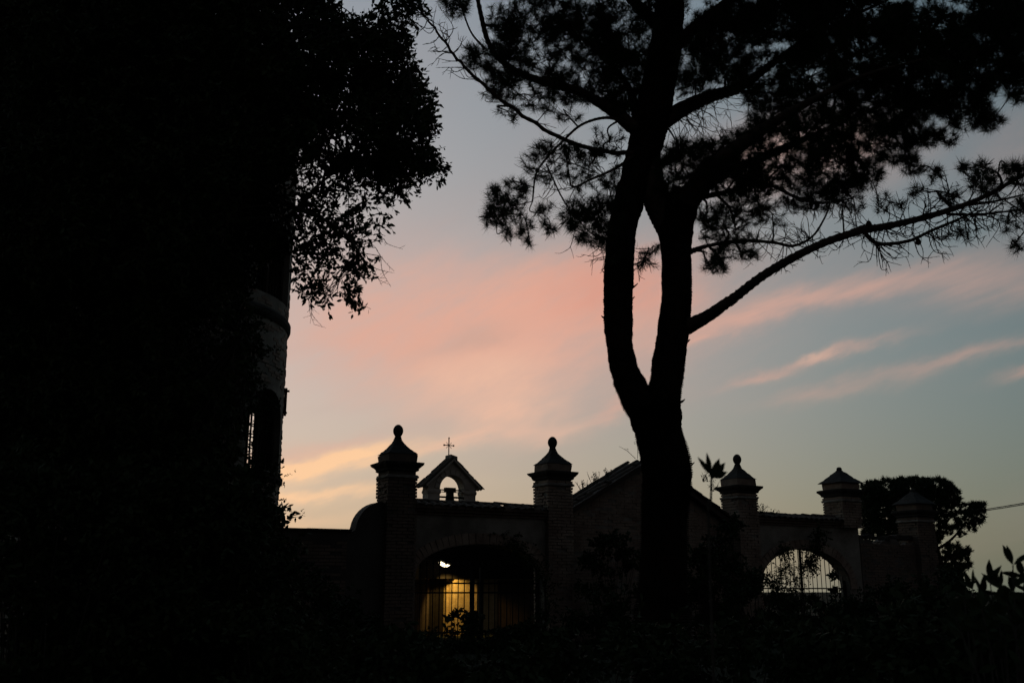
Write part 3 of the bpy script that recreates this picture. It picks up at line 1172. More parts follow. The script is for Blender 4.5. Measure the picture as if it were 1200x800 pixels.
def build_tower():
    base = ground_z(TC.x, TC.y) - 0.15
    t = thing('round_tower', (TC.x, TC.y, base), 'tall round brick tower with barred arched windows, left behind the dark foliage', 'tower')
    limb = TC + tower_dir(80) * TR
    ztop = zat(150, limb.x, limb.y)
    seg = 96
    th = 0.45
    # plain shell, then the window openings cut out of it
    mb = MB()
    for r, z in ((TR, base), (TR, ztop), (TR - th, ztop), (TR - th, base)):
        for k in range(seg):
            g = 2 * math.pi * k / seg
            mb.v.append((TC.x + r * math.cos(g), TC.y + r * math.sin(g), z))
    for i in range(4):
        for k in range(seg):
            k2 = (k + 1) % seg
            j = (i + 1) % 4
            mb.f.append((i * seg + k, i * seg + k2, j * seg + k2, j * seg + k))
    shell = mb.build('wall', M['plaster'], t)
    wl = TC + tower_dir(57) * TR
    z_sill, z_head = zat(551, wl.x, wl.y), zat(456, wl.x, wl.y)
    z_sill2 = zat(352, wl.x, wl.y) + 0.05
    z_head2 = z_sill2 + (z_head - z_sill)
    ww = 0.72
    cut = MB()
    grilles = []
    for z0, z1 in ((z_sill, z_head), (z_sill2, z_head2)):
        for phi in ((57, 122) if z0 == z_sill else (57,)):
            d = tower_dir(phi)
            tg = Vector((-d.y, d.x, 0))
            org = TC + d * (TR + 0.3)
            ww = 0.72 if phi == 57 else 1.0
            out = [(-ww, z0), (-ww, z1 - ww * 0.9)]
            for i in range(1, 12):
                g = math.pi * i / 12
                out.append((-ww * math.cos(g), z1 - ww * 0.9 + ww * 0.9 * math.sin(g)))
            out += [(ww, z1 - ww * 0.9), (ww, z0)]
            cut.prism(out, org, tg, -d, th + 0.75)
            grilles.append((phi, d, tg, z0, z1))
    co = cut.build('cutter', M['plaster'], t)
    bo = shell.modifiers.new('b', 'BOOLEAN')
    bo.operation = 'DIFFERENCE'
    bo.solver = 'EXACT'
    bo.object = co
    dg = bpy.context.evaluated_depsgraph_get()
    me = bpy.data.meshes.new_from_object(shell.evaluated_get(dg))
    shell.modifiers.clear()
    shell.data = me
    bpy.data.objects.remove(co)
    for phi, d, tg, z0, z1 in grilles:
        ww = 0.72 if phi == 57 else 1.0
        win = MB()
        mid = TC + d * (TR - 0.25)
        # frame
        pts = [mid - tg * (ww - 0.03) + UP * (z0 + 0.02), mid - tg * (ww - 0.03) + UP * (z1 - ww * 0.9)]
        for i in range(1, 12):
            g = math.pi * i / 12
            pts.append(mid - tg * ((ww - 0.03) * math.cos(g)) + UP * (z1 - ww * 0.9 + (ww * 0.9 - 0.03) * math.sin(g)))
        pts += [mid + tg * (ww - 0.03) + UP * (z1 - ww * 0.9), mid + tg * (ww - 0.03) + UP * (z0 + 0.02), mid - tg * (ww - 0.03) + UP * (z0 + 0.02)]
        win.tube(pts, 0.035, 6)
        fr = win.build('window', M['wood'], t)
        for k in range(-5, 6):
            x = k * 0.13
            h = z1 - ww * 0.9 + ww * 0.9 * math.sqrt(max(0, 1 - (x / ww) ** 2))
            b = MB()
            b.tube([mid + tg * x + UP * z0, mid + tg * x + UP * (h - 0.02)], 0.018 if k else 0.05, 6)
            b.build('bar', M['iron'] if k else M['wood'], fr)
        for z in np.arange(z0 + 0.2, z1 - 0.2, 0.22):
            b = MB()
            b.tube([mid - tg * ww + UP * z, mid + tg * ww + UP * z], 0.016, 6)
            b.build('cross_bar', M['iron'], fr)
    # string courses
    for py, pr, hh, nm in ((386, 0.06, 0.12, 'string_course'), (564, 0.065, 0.09, 'sill_course')):
        z = zat(py, limb.x, limb.y)
        mb = MB()
        prof = ((TR - 0.02, z - hh), (TR + pr * 0.4, z - hh), (TR + pr, z - hh * 0.3), (TR + pr, z + hh * 0.5), (TR + pr * 0.3, z + hh), (TR - 0.02, z + hh))
        for r, zz in prof:
            for k in range(seg):
                g = 2 * math.pi * k / seg
                mb.v.append((TC.x + r * math.cos(g), TC.y + r * math.sin(g), zz))
        for i in range(len(prof)):
            j = (i + 1) % len(prof)
            for k in range(seg):
                k2 = (k + 1) % seg
                mb.f.append((i * seg + k, i * seg + k2, j * seg + k2, j * seg + k))
        mb.build(nm, M['stone_dark'], t)
    # brick courses showing through the render
    mb = MB()
    nb = 64
    z = base
    k = 0
    while z < ztop - 0.1:
        for i in range(nb):
            phi = (i + 0.5 * (k % 2)) * 360 / nb
            pr = (phi + 180) % 360 - 180
            if abs(pr) > 100 or random.random() < 0.55:
                continue
            if any(abs((pr - p2 + 180) % 360 - 180) < 20 and z0 - 0.05 < z < z1 + 0.1 for p2, _, _, z0, z1 in grilles):
                continue
            d = tower_dir(pr)
            tg = Vector((-d.y, d.x, 0))
            mb.box(TC + d * (TR - 0.022 + random.uniform(-0.006, 0.006)) + UP * (z + 0.03), tg * 0.115, d * 0.03, UP * 0.029)
        z += 0.075
        k += 1
    mb.build('brickwork', M['brick_pale'], t, kind='stuff')
    # floor decks inside, so the tower is not an empty pipe
    for py in (395, 585):
        z = zat(py, limb.x, limb.y)
        mb = MB()
        mb.lathe((TC.x, TC.y, z - 0.1), [(TR - th + 0.02, 0), (TR - th + 0.02, 0.15)], 48)
        mb.build('floor_deck', M['wood'], t)
    mb = MB()
    mb.lathe((TC.x, TC.y, ztop + 0.003), [(TR + 0.25, 0), (TR + 0.25, 0.1), (0.1, 1.4)], 48)
    mb.build('roof', M['tile'], t)
    # iron shutter stay standing off the wall by the arched window
    d = tower_dir(79.5)
    mb = MB()
    z0, z1 = zat(487, limb.x, limb.y), zat(455, limb.x, limb.y)
    q = TC + d * (TR + 0.035)
    mb.box(q + UP * ((z0 + z1) / 2), d * 0.028, Vector((-d.y, d.x, 0)) * 0.04, UP * ((z1 - z0) / 2))
    mb.box(TC + d * (TR + 0.02) + UP * (z1 - 0.06), d * 0.09, Vector((-d.y, d.x, 0)) * 0.02, UP * 0.02)
    mb.box(TC + d * (TR + 0.02) + UP * (z0 + 0.06), d * 0.06, Vector((-d.y, d.x, 0)) * 0.02, UP * 0.02)
    mb.build('shutter', M['wood'], t)


build_tower()

# ------------------------------------------------------------------ foliage helpers
def unit(a):
    return a / np.maximum(np.linalg.norm(a, axis=-1, keepdims=True), 1e-9)


def tufts_mesh(P, A, k=44, ln=0.115, w=0.0028, spread=1.0):
    """bundles of pine needles at points P round axes A -> vertices, triangles"""
    n = len(P)
    D = unit(A[:, None, :] * 0.55 + unit(RNG.normal(size=(n, k, 3))) * spread)
    L_ = ln * RNG.uniform(0.65, 1.15, size=(n, k, 1))
    B = P[:, None, :] - A[:, None, :] * (RNG.uniform(0, 0.07, size=(n, k, 1)))
    S = unit(np.cross(D, RNG.normal(size=(n, k, 3)))) * w
    V = np.stack([B - S, B + S, B + D * L_], axis=2).reshape(-1, 3)
    T = np.arange(len(V)).reshape(-1, 3)
    return V, T


def sprigs_mesh(P, D, n_leaf=12, ln=0.24, leaf=0.07, wid=0.013, droop=0.25):
    """leafy sprigs: P base points, D directions"""
    n = len(P)
    t = np.linspace(0.1, 1.0, n_leaf)[None, :, None]
    base = P[:, None, :] + D[:, None, :] * ln * t
    base[..., 2] -= droop * ln * (t[..., 0] ** 2)
    side = RNG.normal(size=(n, n_leaf, 3))
    d = unit(D[:, None, :] * 0.55 + unit(side) * 0.9 + np.array([0, 0, -0.12]))
    ll = leaf * RNG.uniform(0.6, 1.15, size=(n, n_leaf, 1))
    s = unit(np.cross(d, RNG.normal(size=(n, n_leaf, 3)))) * wid * (ll / leaf)
    nrm = unit(np.cross(d, s)) * (0.1 * ll)
    m1 = base + d * ll * 0.35
    m2 = base + d * ll * 0.68
    V = np.stack([base, m1 - s, m1 + s, m2 - s * 0.8 - nrm * 0.4, m2 + s * 0.8 - nrm * 0.4, base + d * ll - nrm], axis=2)
    V = V.reshape(-1, 3)
    o = np.arange(n * n_leaf)[:, None] * 6
    T = np.concatenate([o + np.array([[0, 2, 1]]), o + np.array([[1, 2, 4]]), o + np.array([[1, 4, 3]]), o + np.array([[3, 4, 5]])], axis=0)
    return V, T


def curve(pts, n=6):
    """smooth curve through points (Catmull-Rom)"""
    pts = [Vector(p) for p in pts]
    q = [pts[0] * 2 - pts[1]] + pts + [pts[-1] * 2 - pts[-2]]
    out = []
    for i in range(1, len(q) - 2):
        p0, p1, p2, p3 = q[i - 1:i + 3]
        for k in range(n):
            t = k / n
            out.append(0.5 * ((2 * p1) + (p2 - p0) * t + (2 * p0 - 5 * p1 + 4 * p2 - p3) * t * t + (3 * p1 - p0 - 3 * p2 + p3) * t ** 3))
    out.append(pts[-1])
    return out


class Skeleton:
    def __init__(self):
        self.mb = MB()
        self.pts = []

    def limb(self, pts, r0, r1, n=6, seg=8, rough=0.06, wob=0.0, rad=None, keep=True):
        c = curve(pts, n)
        m_ = len(c)
        if wob:
            for i in range(1, m_ - 1):
                c[i] = c[i] + Vector((random.gauss(0, wob), random.gauss(0, wob), random.gauss(0, wob)))
        if rad is None:
            rr = [r0 + (r1 - r0) * (i / (m_ - 1)) for i in range(m_)]
        else:
            rr = list(np.interp(np.linspace(0, 1, m_), np.linspace(0, 1, len(rad)), rad))
        self.mb.tube(c, rr, seg, rough)
        if keep:
            self.pts += list(zip(c, rr))
        return c, rr

    def nearest(self, p, bias=None):
        best, bd = None, 1e9
        for q, r in self.pts:
            d = (q - p).length
            if bias is not None and q.z > p.z + bias:
                d *= 1.5
            if d < bd:
                best, bd = (q, r), d
        return best


def inside(poly, x, y):
    c = False
    j = len(poly) - 1
    for i in range(len(poly)):
        xi, yi = poly[i]
        xj, yj = poly[j]
        if (yi > y) != (yj > y) and x < (xj - xi) * (y - yi) / (yj - yi) + xi:
            c = not c
        j = i
    return c


# ------------------------------------------------------------------ the big pine
def build_pine():
    Y0 = 12.0
    b = W(779, 760, Y0)
    gz = ground_z(b.x, b.y)
    t = thing('pine_tree', (b.x, b.y, gz), 'big forked pine in silhouette with two stems and a spreading needle crown', 'tree')
    sk = Skeleton()

    def pr(px, py, Y, w):
        p = W(px, py, Y)
        return p, w / 2 / ppm(p)

    def limb_px(rows, n=6, seg=10, rough=0.05, wob=0.0):
        P_, R_ = zip(*[pr(*r) for r in rows])
        return sk.limb(P_, 0, 0, n=n, seg=seg, rough=rough, rad=R_, wob=wob)

    base = W(779, 770, Y0)
    base.z = gz - 0.1
    trunk = Skeleton()
    P_, R_ = zip(*[pr(776, 730, Y0, 72), pr(777, 690, Y0, 61), pr(778.5, 640, Y0, 57), pr(779.5, 590, Y0, 58), pr(780.5, 545, Y0, 59), pr(771, 505, Y0, 57), pr(767, 478, Y0, 62)])
    P_ = (base,) + P_
    R_ = (R_[0] * 1.2,) + R_
    c = curve(P_, 22)
    rr = list(np.interp(np.linspace(0, 1, len(c)), np.linspace(0, 1, len(R_)), R_))
    trunk.mb.tube(c, rr, 44, 0.07)
    # left stem
    rows = [(764, 492, Y0, 44), (748, 468, Y0, 42), (734, 440, Y0, 35), (727, 410, Y0, 31), (724.5, 370, Y0, 35), (725.5, 330, Y0, 35), (726, 305, Y0, 35), (730, 265, Y0, 33),
            (742, 220, Y0 + 0.05, 36), (755, 175, Y0 + 0.1, 40), (766, 130, Y0 + 0.1, 42), (775, 80, Y0 + 0.2, 40), (783, 30, Y0 + 0.2, 36), (788, -40, Y0 + 0.3, 30), (790, -120, Y0 + 0.3, 20), (792, -200, Y0 + 0.3, 9)]
    P_, R_ = zip(*[pr(*r) for r in rows])
    c = curve(P_, 16)
    rr = list(np.interp(np.linspace(0, 1, len(c)), np.linspace(0, 1, len(R_)), R_))
    trunk.mb.tube(c, rr, 36, 0.08)
    sk.pts += [(p, r) for p, r in zip(c, rr) if p.z > W(700, 300, Y0).z]
    # right stem
    rows = [(770, 492, Y0 - 0.02, 46), (777, 468, Y0 - 0.03, 42), (783, 430, Y0 - 0.05, 39), (789, 390, Y0 - 0.05, 37), (792.5, 350, Y0 - 0.05, 36), (793, 305, Y0 - 0.05, 35), (792, 270, Y0 - 0.05, 40), (797, 245, Y0 - 0.05, 42), (806, 225, Y0 - 0.1, 34)]
    P_, R_ = zip(*[pr(*r) for r in rows])
    c = curve(P_, 16)
    rr = list(np.interp(np.linspace(0, 1, len(c)), np.linspace(0, 1, len(R_)), R_))
    trunk.mb.tube(c, rr, 36, 0.08)
    # loose bark plates and broken stubs that roughen the outline
    for px_, py_, ln_, dx_ in ((743, 336, 0.05, 1), (741, 350, 0.03, 1), (806, 400, 0.03, 1), (707, 372, 0.025, -1), (776, 410, 0.03, -1), (742, 500, 0.03, -1), (810, 545, 0.04, 1), (800, 470, 0.03, 1), (709, 320, 0.03, -1)):
        a_ = W(px_, py_, Y0)
        trunk.mb.tube([a_ - Vector((dx_ * 0.06, 0, 0.02)), a_, a_ + Vector((dx_ * ln_, 0, ln_ * 0.9))], [0.03, 0.014, 0.006], 7, 0.1)
    tr = trunk.mb.build('trunk', M['bark'], t)
    # arms of the right stem
    limb_px([(786, 268, Y0, 34), (772, 240, Y0 + 0.05, 34), (764, 212, Y0 + 0.08, 30), (759, 180, Y0 + 0.1, 22)], seg=16)
    limb_px([(800, 240, Y0 - 0.1, 32), (822, 212, Y0 - 0.3, 24), (852, 182, Y0 - 0.6, 20), (893, 152, Y0 - 0.9, 15), (940, 124, Y0 - 1.2, 10), (1010, 90, Y0 - 1.6, 6), (1080, 70, Y0 - 2.0, 3)], seg=12)
    limb_px([(800, 245, Y0, 26), (836, 210, Y0 + 0.4, 16), (880, 190, Y0 + 0.9, 12), (950, 160, Y0 + 1.4, 8), (1040, 120, Y0 + 1.9, 4)], seg=10)
    # arms of the left stem
    limb_px([(772, 146, Y0 + 0.1, 22), (800, 128, Y0 + 0.3, 19), (833, 113, Y0 + 0.5, 16), (868, 102, Y0 + 0.8, 13), (905, 75, Y0 + 1.0, 9), (955, 40, Y0 + 1.3, 6), (1040, 0, Y0 + 1.6, 3)], seg=12)
    limb_px([(784, 60, Y0 + 0.2, 20), (830, 20, Y0 - 0.3, 14), (890, -20, Y0 - 0.9, 9), (980, -60, Y0 - 1.5, 5)])
    limb_px([(782, 40, Y0 + 0.2, 18), (740, 0, Y0 - 0.4, 12), (690, -40, Y0 - 0.9, 8), (630, -80, Y0 - 1.3, 4)])
    limb_px([(745, 152, Y0, 18), (715, 128, Y0 - 0.1, 14), (680, 108, Y0 - 0.3, 12), (640, 97, Y0 - 0.4, 10), (602, 82, Y0 - 0.6, 8), (575, 55, Y0 - 0.7, 7), (563, 15, Y0 - 0.8, 6), (555, -30, Y0 - 0.9, 4)])
    limb_px([(748, 140, Y0 + 0.2, 14), (735, 100, Y0 + 0.5, 10), (700, 60, Y0 + 0.9, 7), (660, 30, Y0 + 1.2, 4)])
    # long bare limb rising to the left
    limb_px([(742, 179, Y0 - 0.1, 6.5), (705, 177, Y0 - 0.3, 5.5), (662, 164, Y0 - 0.6, 5.4), (612, 135, Y0 - 0.9, 5.0), (572, 105, Y0 - 1.1, 4.6), (540, 74, Y0 - 1.3, 4.0), (518, 46, Y0 - 1.4, 3.2), (501, 22, Y0 - 1.5, 2.4), (487, 4, Y0 - 1.55, 1.5)], wob=0.008)
    limb_px([(568, 57, Y0 - 0.7, 3), (552, 38, Y0 - 0.8, 2.4), (541, 8, Y0 - 0.9, 2), (534, -20, Y0 - 1, 1.4)])
    limb_px([(738, 146, Y0 - 0.1, 5), (712, 138, Y0 - 0.2, 4), (682, 146, Y0 - 0.4, 3.5), (658, 167, Y0 - 0.5, 3.2), (640, 186, Y0 - 0.6, 3), (628, 205, Y0 - 0.7, 2.6), (624, 236, Y0 - 0.8, 2)])
    limb_px([(742, 183, Y0 - 0.1, 5), (722, 197, Y0 - 0.3, 4), (693, 210, Y0 - 0.4, 3), (672, 219, Y0 - 0.5, 2.4), (667, 205, Y0 - 0.5, 2), (662, 170, Y0 - 0.5, 1.4)])
    limb_px([(640, 192, Y0 - 0.6, 2), (660, 234, Y0 - 0.5, 2), (680, 260, Y0 - 0.4, 2), (697, 276, Y0 - 0.3, 1.6), (725, 285, Y0 - 0.1, 3)])
    # right-hand limbs
    limb_px([(804, 383, Y0 - 0.05, 20), (828, 371, Y0 - 0.3, 15), (860, 349, Y0 - 0.6, 13), (900, 319, Y0 - 0.9, 11.5), (955, 289, Y0 - 1.3, 10.5), (1005, 271, Y0 - 1.6, 10), (1012, 269, Y0 - 1.6, 11), (1045, 264, Y0 - 1.8, 9), (1100, 250, Y0 - 2.1, 8), (1150, 232, Y0 - 2.3, 6), (1200, 205, Y0 - 2.5, 4.5), (1250, 180, Y0 - 2.7, 2.5)])
    limb_px([(1012, 271, Y0 - 1.6, 5), (1022, 282, Y0 - 1.6, 5), (1036, 286, Y0 - 1.7, 5), (1066, 282, Y0 - 1.8, 4.5), (1092, 270, Y0 - 1.9, 4), (1130, 254, Y0 - 2.1, 3)])
    limb_px([(1110, 251, Y0 - 2.1, 4), (1150, 251, Y0 - 2.0, 3), (1200, 245, Y0 - 2.0, 2)])
    limb_px([(1135, 240, Y0 - 2.2, 4), (1165, 236, Y0 - 2.3, 3), (1200, 228, Y0 - 2.4, 2)])
    limb_px([(806, 296, Y0, 8), (830, 288, Y0 + 0.2, 5), (868, 282, Y0 + 0.4, 4.2), (905, 284, Y0 + 0.5, 4), (930, 288, Y0 + 0.5, 3.6), (952, 277, Y0 + 0.6, 3), (966, 256, Y0 + 0.6, 2.4), (974, 236, Y0 + 0.6, 2)])
    limb_px([(806, 235, Y0, 10), (850, 225, Y0 + 0.3, 6), (895, 215, Y0 + 0.6, 4.5), (935, 232, Y0 + 0.8, 4), (965, 238, Y0 + 0.9, 3), (1000, 232, Y0 + 1.0, 2)])
    limb_px([(840, 228, Y0 + 0.2, 4), (856, 246, Y0 + 0.3, 3), (862, 268, Y0 + 0.3, 2)])
    limb_px([(989, 275, Y0 - 1.5, 2.2), (988, 256, Y0 - 1.4, 2), (987, 240, Y0 - 1.3, 1.6)])

    # needle clumps: photo centre, half sizes, needles per area, depth
    cl = [
        (596, 232, 26, 20, 1.0, -0.8, 0.4), (588, 250, 24, 16, 0.8, -0.8, 0.3), (572, 252, 9, 12, 0.8, -0.8, 0.2), (608, 218, 18, 12, 0.8, -0.7, 0.3), (636, 250, 18, 20, 0.55, -0.7, 0.3), (612, 262, 16, 16, 0.7, -0.8, 0.2), (620, 278, 8, 9, 0.8, -0.8, 0.2), (594, 268, 8, 8, 0.6, -0.8, 0.2), (645, 268, 10, 10, 0.5, -0.7, 0.2),
        (700, 258, 36, 34, 1.0, -0.3, 0.6), (720, 285, 22, 26, 0.8, -0.1, 0.5), (675, 250, 22, 22, 0.9, -0.5, 0.4),
        (650, 190, 40, 28, 0.42, -0.5, 0.5), (690, 195, 36, 34, 0.42, -0.2, 0.6), (640, 178, 18, 14, 0.8, -0.6, 0.3), (715, 165, 24, 24, 0.5, 0, 0.5), (722, 225, 16, 30, 0.8, 0, 0.5),
        (560, 66, 22, 16, 1.3, -0.8, 0.3), (595, 78, 30, 26, 1.5, -0.6, 0.4), (532, 4, 18, 18, 1.4, -1.0, 0.3), (580, 105, 20, 14, 0.9, -0.6, 0.3), (594, 130, 12, 10, 0.8, -0.8, 0.2),
        (622, 30, 40, 36, 0.9, -0.3, 0.9), (640, 85, 34, 28, 0.9, -0.3, 0.7), (680, 40, 46, 40, 1.1, 0.0, 1.0), (690, 95, 36, 26, 1.0, 0.1, 0.7), (735, 40, 40, 44, 1.2, 0.2, 1.0), (728, 100, 30, 36, 0.9, 0.3, 0.7),
        (620, 118, 30, 14, 0.6, -0.6, 0.4), (660, 128, 30, 14, 0.5, -0.5, 0.5), (590, 20, 30, 24, 0.7, -0.5, 0.6),
        (820, 60, 40, 36, 0.9, 0.2, 1.0), (860, 25, 50, 34, 1.2, 0, 1.2), (815, 95, 26, 20, 0.6, 0.4, 0.6), (795, 170, 20, 10, 0.9, 0.1, 0.4), (860, 75, 34, 26, 0.9, 0.3, 0.8),
        (800, 195, 34, 26, 1.8, 0.0, 0.6), (840, 178, 34, 20, 1.7, -0.1, 0.7), (862, 205, 40, 28, 1.9, 0.0, 0.8), (880, 165, 30, 18, 1.2, -0.2, 0.8), (906, 110, 34, 26, 1.5, 0.3, 1.0), (900, 140, 30, 20, 1.0, -0.5, 0.8),
        (920, 195, 44, 32, 1.4, 0.2, 1.0), (960, 150, 46, 36, 1.5, -0.4, 1.2), (985, 190, 40, 34, 1.6, 0.4, 1.0), (950, 90, 44, 34, 1.7, 0, 1.3), (1010, 60, 56, 40, 1.9, -0.4, 1.4), (930, 20, 50, 32, 1.4, 0, 1.2),
        (1030, 120, 50, 42, 1.9, -0.2, 1.3), (1040, 170, 34, 26, 1.3, 0, 0.9), (1090, 100, 46, 42, 2.0, -0.3, 1.3), (1080, 40, 60, 42, 2.0, -0.8, 1.4), (1150, 60, 54, 46, 2.0, -0.8, 1.4), (1180, 20, 50, 36, 1.8, -1.0, 1.3),
        (1130, 125, 36, 28, 1.4, -0.5, 0.9), (1160, 140, 18, 14, 1.5, -0.6, 0.4), (1100, 160, 26, 12, 0.9, -0.3, 0.6), (1000, 15, 70, 30, 1.8, -0.4, 1.3), (1195, 95, 26, 24, 1.3, -0.9, 0.8),
        (850, 268, 30, 30, 0.75, 0.2, 0.6), (840, 304, 22, 16, 1.0, 0.2, 0.4), (870, 295, 18, 12, 0.9, 0.3, 0.4), (828, 250, 18, 16, 0.9, 0.1, 0.4), (870, 240, 34, 18, 0.9, 0.4, 0.7),
        (905, 250, 32, 20, 0.5, 0.5, 0.7), (950, 230, 36, 20, 1.1, 0.7, 0.7), (990, 225, 30, 18, 1.0, 0.8, 0.6), (1015, 205, 24, 18, 1.0, 0.4, 0.6), (1065, 180, 14, 12, 1.4, -0.1, 0.3), (1072, 195, 18, 10, 1.0, 0.0, 0.4),
        (1097, 203, 10, 8, 1.6, -0.2, 0.2), (1030, 235, 22, 12, 0.6, 0.6, 0.4), (1056, 240, 8, 6, 1.2, 0.5, 0.2),
        (755, 305, 14, 16, 0.5, 0.2, 0.3), (760, 290, 14, 10, 0.7, 0.1, 0.3),
        (1150, 194, 10, 9, 1.2, -2.2, 0.2), (1130, 198, 8, 8, 0.9, -2.2, 0.2), (1182, 195, 12, 9, 0.9, -2.4, 0.3), (1165, 205, 16, 10, 0.5, -2.3, 0.3), (1198, 240, 14, 14, 0.8, -2.4, 0.3), (1195, 205, 14, 14, 0.7, -2.4, 0.3), (1140, 210, 18, 12, 0.4, -2.2, 0.3), (1190, 285, 12, 10, 0.5, -2.3, 0.3), (1112, 226, 14, 9, 0.45, -2.1, 0.3), (1155, 222, 20, 12, 0.45, -2.3, 0.3), (1180, 262, 14, 10, 0.5, -2.2, 0.3), (1122, 272, 12, 8, 0.4, -2.0, 0.3), (1080, 222, 10, 8, 0.4, -2.0, 0.2),
        # the crown goes on above the picture
        (620, -50, 70, 50, 1.3, -0.8, 1.0), (720, -60, 70, 55, 1.4, -0.2, 1.4), (820, -70, 70, 60, 1.4, 0, 1.5), (920, -60, 70, 55, 1.4, -0.5, 1.5), (1020, -50, 70, 50, 1.4, -0.8, 1.5), (1120, -40, 70, 45, 1.4, -1.0, 1.4), (1220, -10, 60, 45, 1.4, -1.2, 1.3),
        (740, -150, 70, 50, 1.2, 0, 1.2), (840, -160, 70, 50, 1.2, 0, 1.3), (930, -130, 60, 45, 1.2, -0.6, 1.2), (1250, 60, 50, 50, 1.2, -1.2, 1.2), (1240, 190, 24, 22, 0.8, -2.6, 0.4),
    ]
    for poly, cnt, rad, dn, dd in (
        ([(560, -5), (775, -5), (765, 130), (700, 122), (640, 100), (590, 90)], 26, 20, 0.9, (-0.6, 1.0)),
        ([(800, -5), (1205, -5), (1205, 105), (1130, 148), (1050, 170), (960, 200), (900, 210), (880, 158), (866, 100), (800, 92)], 34, 22, 0.9, (-1.2, 1.3)),
        ([(815, 225), (1015, 210), (1000, 245), (900, 250), (885, 290), (830, 315), (815, 295)], 9, 15, 0.5, (0.0, 0.9)),
        ([(782, -5), (975, -5), (962, 88), (900, 118), (868, 100), (800, 118)], 34, 21, 1.0, (-0.5, 1.0)),
        ([(690, -5), (765, -5), (755, 150), (715, 120), (690, 80)], 12, 20, 0.9, (-0.3, 0.8)),
        ([(655, 150), (735, 150), (728, 300), (690, 280), (660, 240)], 8, 15, 0.45, (-0.4, 0.5)),
        ([(770, 168), (860, 160), (905, 175), (900, 225), (780, 228)], 5, 16, 0.9, (-0.2, 0.7))):
        k = 0
        while k < cnt:
            x, y = random.uniform(540, 1210), random.uniform(-10, 320)
            if inside(poly, x, y):
                cl.append((x, y, rad * random.uniform(0.7, 1.2), rad * random.uniform(0.5, 0.9), dn, random.uniform(*dd), 0.4))
                k += 1
    tw = MB()
    AP, AA = [], []
    for (cx, cy, rx, ry, dn, dy, sp) in cl:
        c0 = W(cx, cy, Y0 + dy)
        q, r = sk.nearest(c0, 0.3)
        # limb to the clump
        if (q - c0).length > 0.12:
            mid = (q + c0) * 0.5 + Vector((random.gauss(0, 0.08), random.gauss(0, 0.08), random.gauss(0.0, 0.07)))
            c_, r_ = sk.limb([q, mid, c0], min(r * 0.7, 0.022), 0.008, n=5, seg=6, rough=0.0)
        n = int(max(4, rx * ry * 3.14 * (dn * 0.021 if dn < 0.7 else dn * 0.024)))
        nsub = max(1, n // 7)
        subs = []
        for _ in range(nsub):
            g, rr = random.uniform(0, 6.283), math.sqrt(random.random())
            p = W(cx + rx * 0.75 * rr * math.cos(g), cy + ry * 0.75 * rr * math.sin(g), Y0 + dy + random.uniform(-sp, sp) * 0.8)
            mid = (p + c0) * 0.5 + Vector((random.gauss(0, 0.05), random.gauss(0, 0.05), -abs(random.gauss(0, 0.05))))
            tw.tube(curve([c0, mid, p], 4), [0.007, 0.0065, 0.006, 0.006, 0.0055, 0.005, 0.005, 0.0045, 0.004], 4, cap=False)
            subs.append(p)
        for i in range(n):
            g, rr = random.uniform(0, 6.283), math.sqrt(random.random())
            p = W(cx + rx * rr * math.cos(g), cy + ry * rr * math.sin(g), Y0 + dy + random.uniform(-sp, sp))
            s = min(subs, key=lambda v: (v - p).length)
            ax = (p - s).normalized() if (p - s).length > 0.02 else Vector((0, 0, 1))
            ax = (ax + Vector((0, 0, 0.5)) + Vector((random.gauss(0, .3), random.gauss(0, .3), random.gauss(0, .3)))).normalized()
            tw.tube(curve([s, (s + p) * 0.5 + Vector((0, 0, -0.02)), p], 2), [0.0045, 0.004, 0.0035, 0.003, 0.003], 3, cap=False)
            AP.append(p)
            AA.append(ax)
            if random.random() < 0.6:
                AP.append(p - ax * 0.07)
                AA.append(ax)
    V, T = tufts_mesh(np.array(AP), np.array(AA), k=42, ln=0.124, w=0.0026)
    # dead wiry twigs on the bare limbs and in the open part of the crown
    def twigs(p1, p2, Y1, Y2, n, ln, up=(-1, 1), left=(-1, 1)):
        for i in range(n):
            f = random.random()
            a = W(p1[0] + (p2[0] - p1[0]) * f, p1[1] + (p2[1] - p1[1]) * f, Y1 + (Y2 - Y1) * f)
            q, r = sk.nearest(a)
            L_ = ln * random.uniform(0.5, 1.2)
            d = Vector((random.uniform(*left), random.uniform(-0.5, 0.5), random.uniform(*up))).normalized()
            e = q + d * L_
            mid = q + d * (L_ * 0.5) + Vector((random.gauss(0, L_ * .2), random.gauss(0, L_ * .15), random.gauss(-0.03, L_ * .2)))
            c_ = curve([q, mid, e], 5)
            tw.tube(c_, list(np.linspace(0.0075, 0.0028, len(c_))), 4, cap=False)
            for _ in range(2):
                j = random.randrange(3, len(c_) - 1)
                e2 = c_[j] + (d + Vector((random.gauss(0, .6), random.gauss(0, .4), random.gauss(0, .6)))).normalized() * L_ * random.uniform(0.25, 0.5)
                tw.tube(curve([c_[j], (c_[j] + e2) * 0.5 + Vector((0, 0, random.gauss(0, .02))), e2], 3), list(np.linspace(0.005, 0.0022, 7)), 3, cap=False)
    twigs((490, 10), (600, 128), Y0 - 1.5, Y0 - 0.95, 26, 0.38, up=(0.2, 1.2), left=(-0.6, 0.3))
    twigs((490, 10), (640, 150), Y0 - 1.5, Y0 - 0.7, 14, 0.30, up=(-0.3, 0.35), left=(-1.2, -0.5))
    twigs((610, 135), (735, 178), Y0 - 0.9, Y0 - 0.1, 12, 0.35)
    twigs((780, 150), (880, 140), Y0 + 0.3, Y0 + 0.6, 60, 0.55, up=(-0.9, 0.3))
    twigs((790, 170), (890, 160), Y0, Y0 - 0.6, 34, 0.42, up=(-0.2, 1.0))
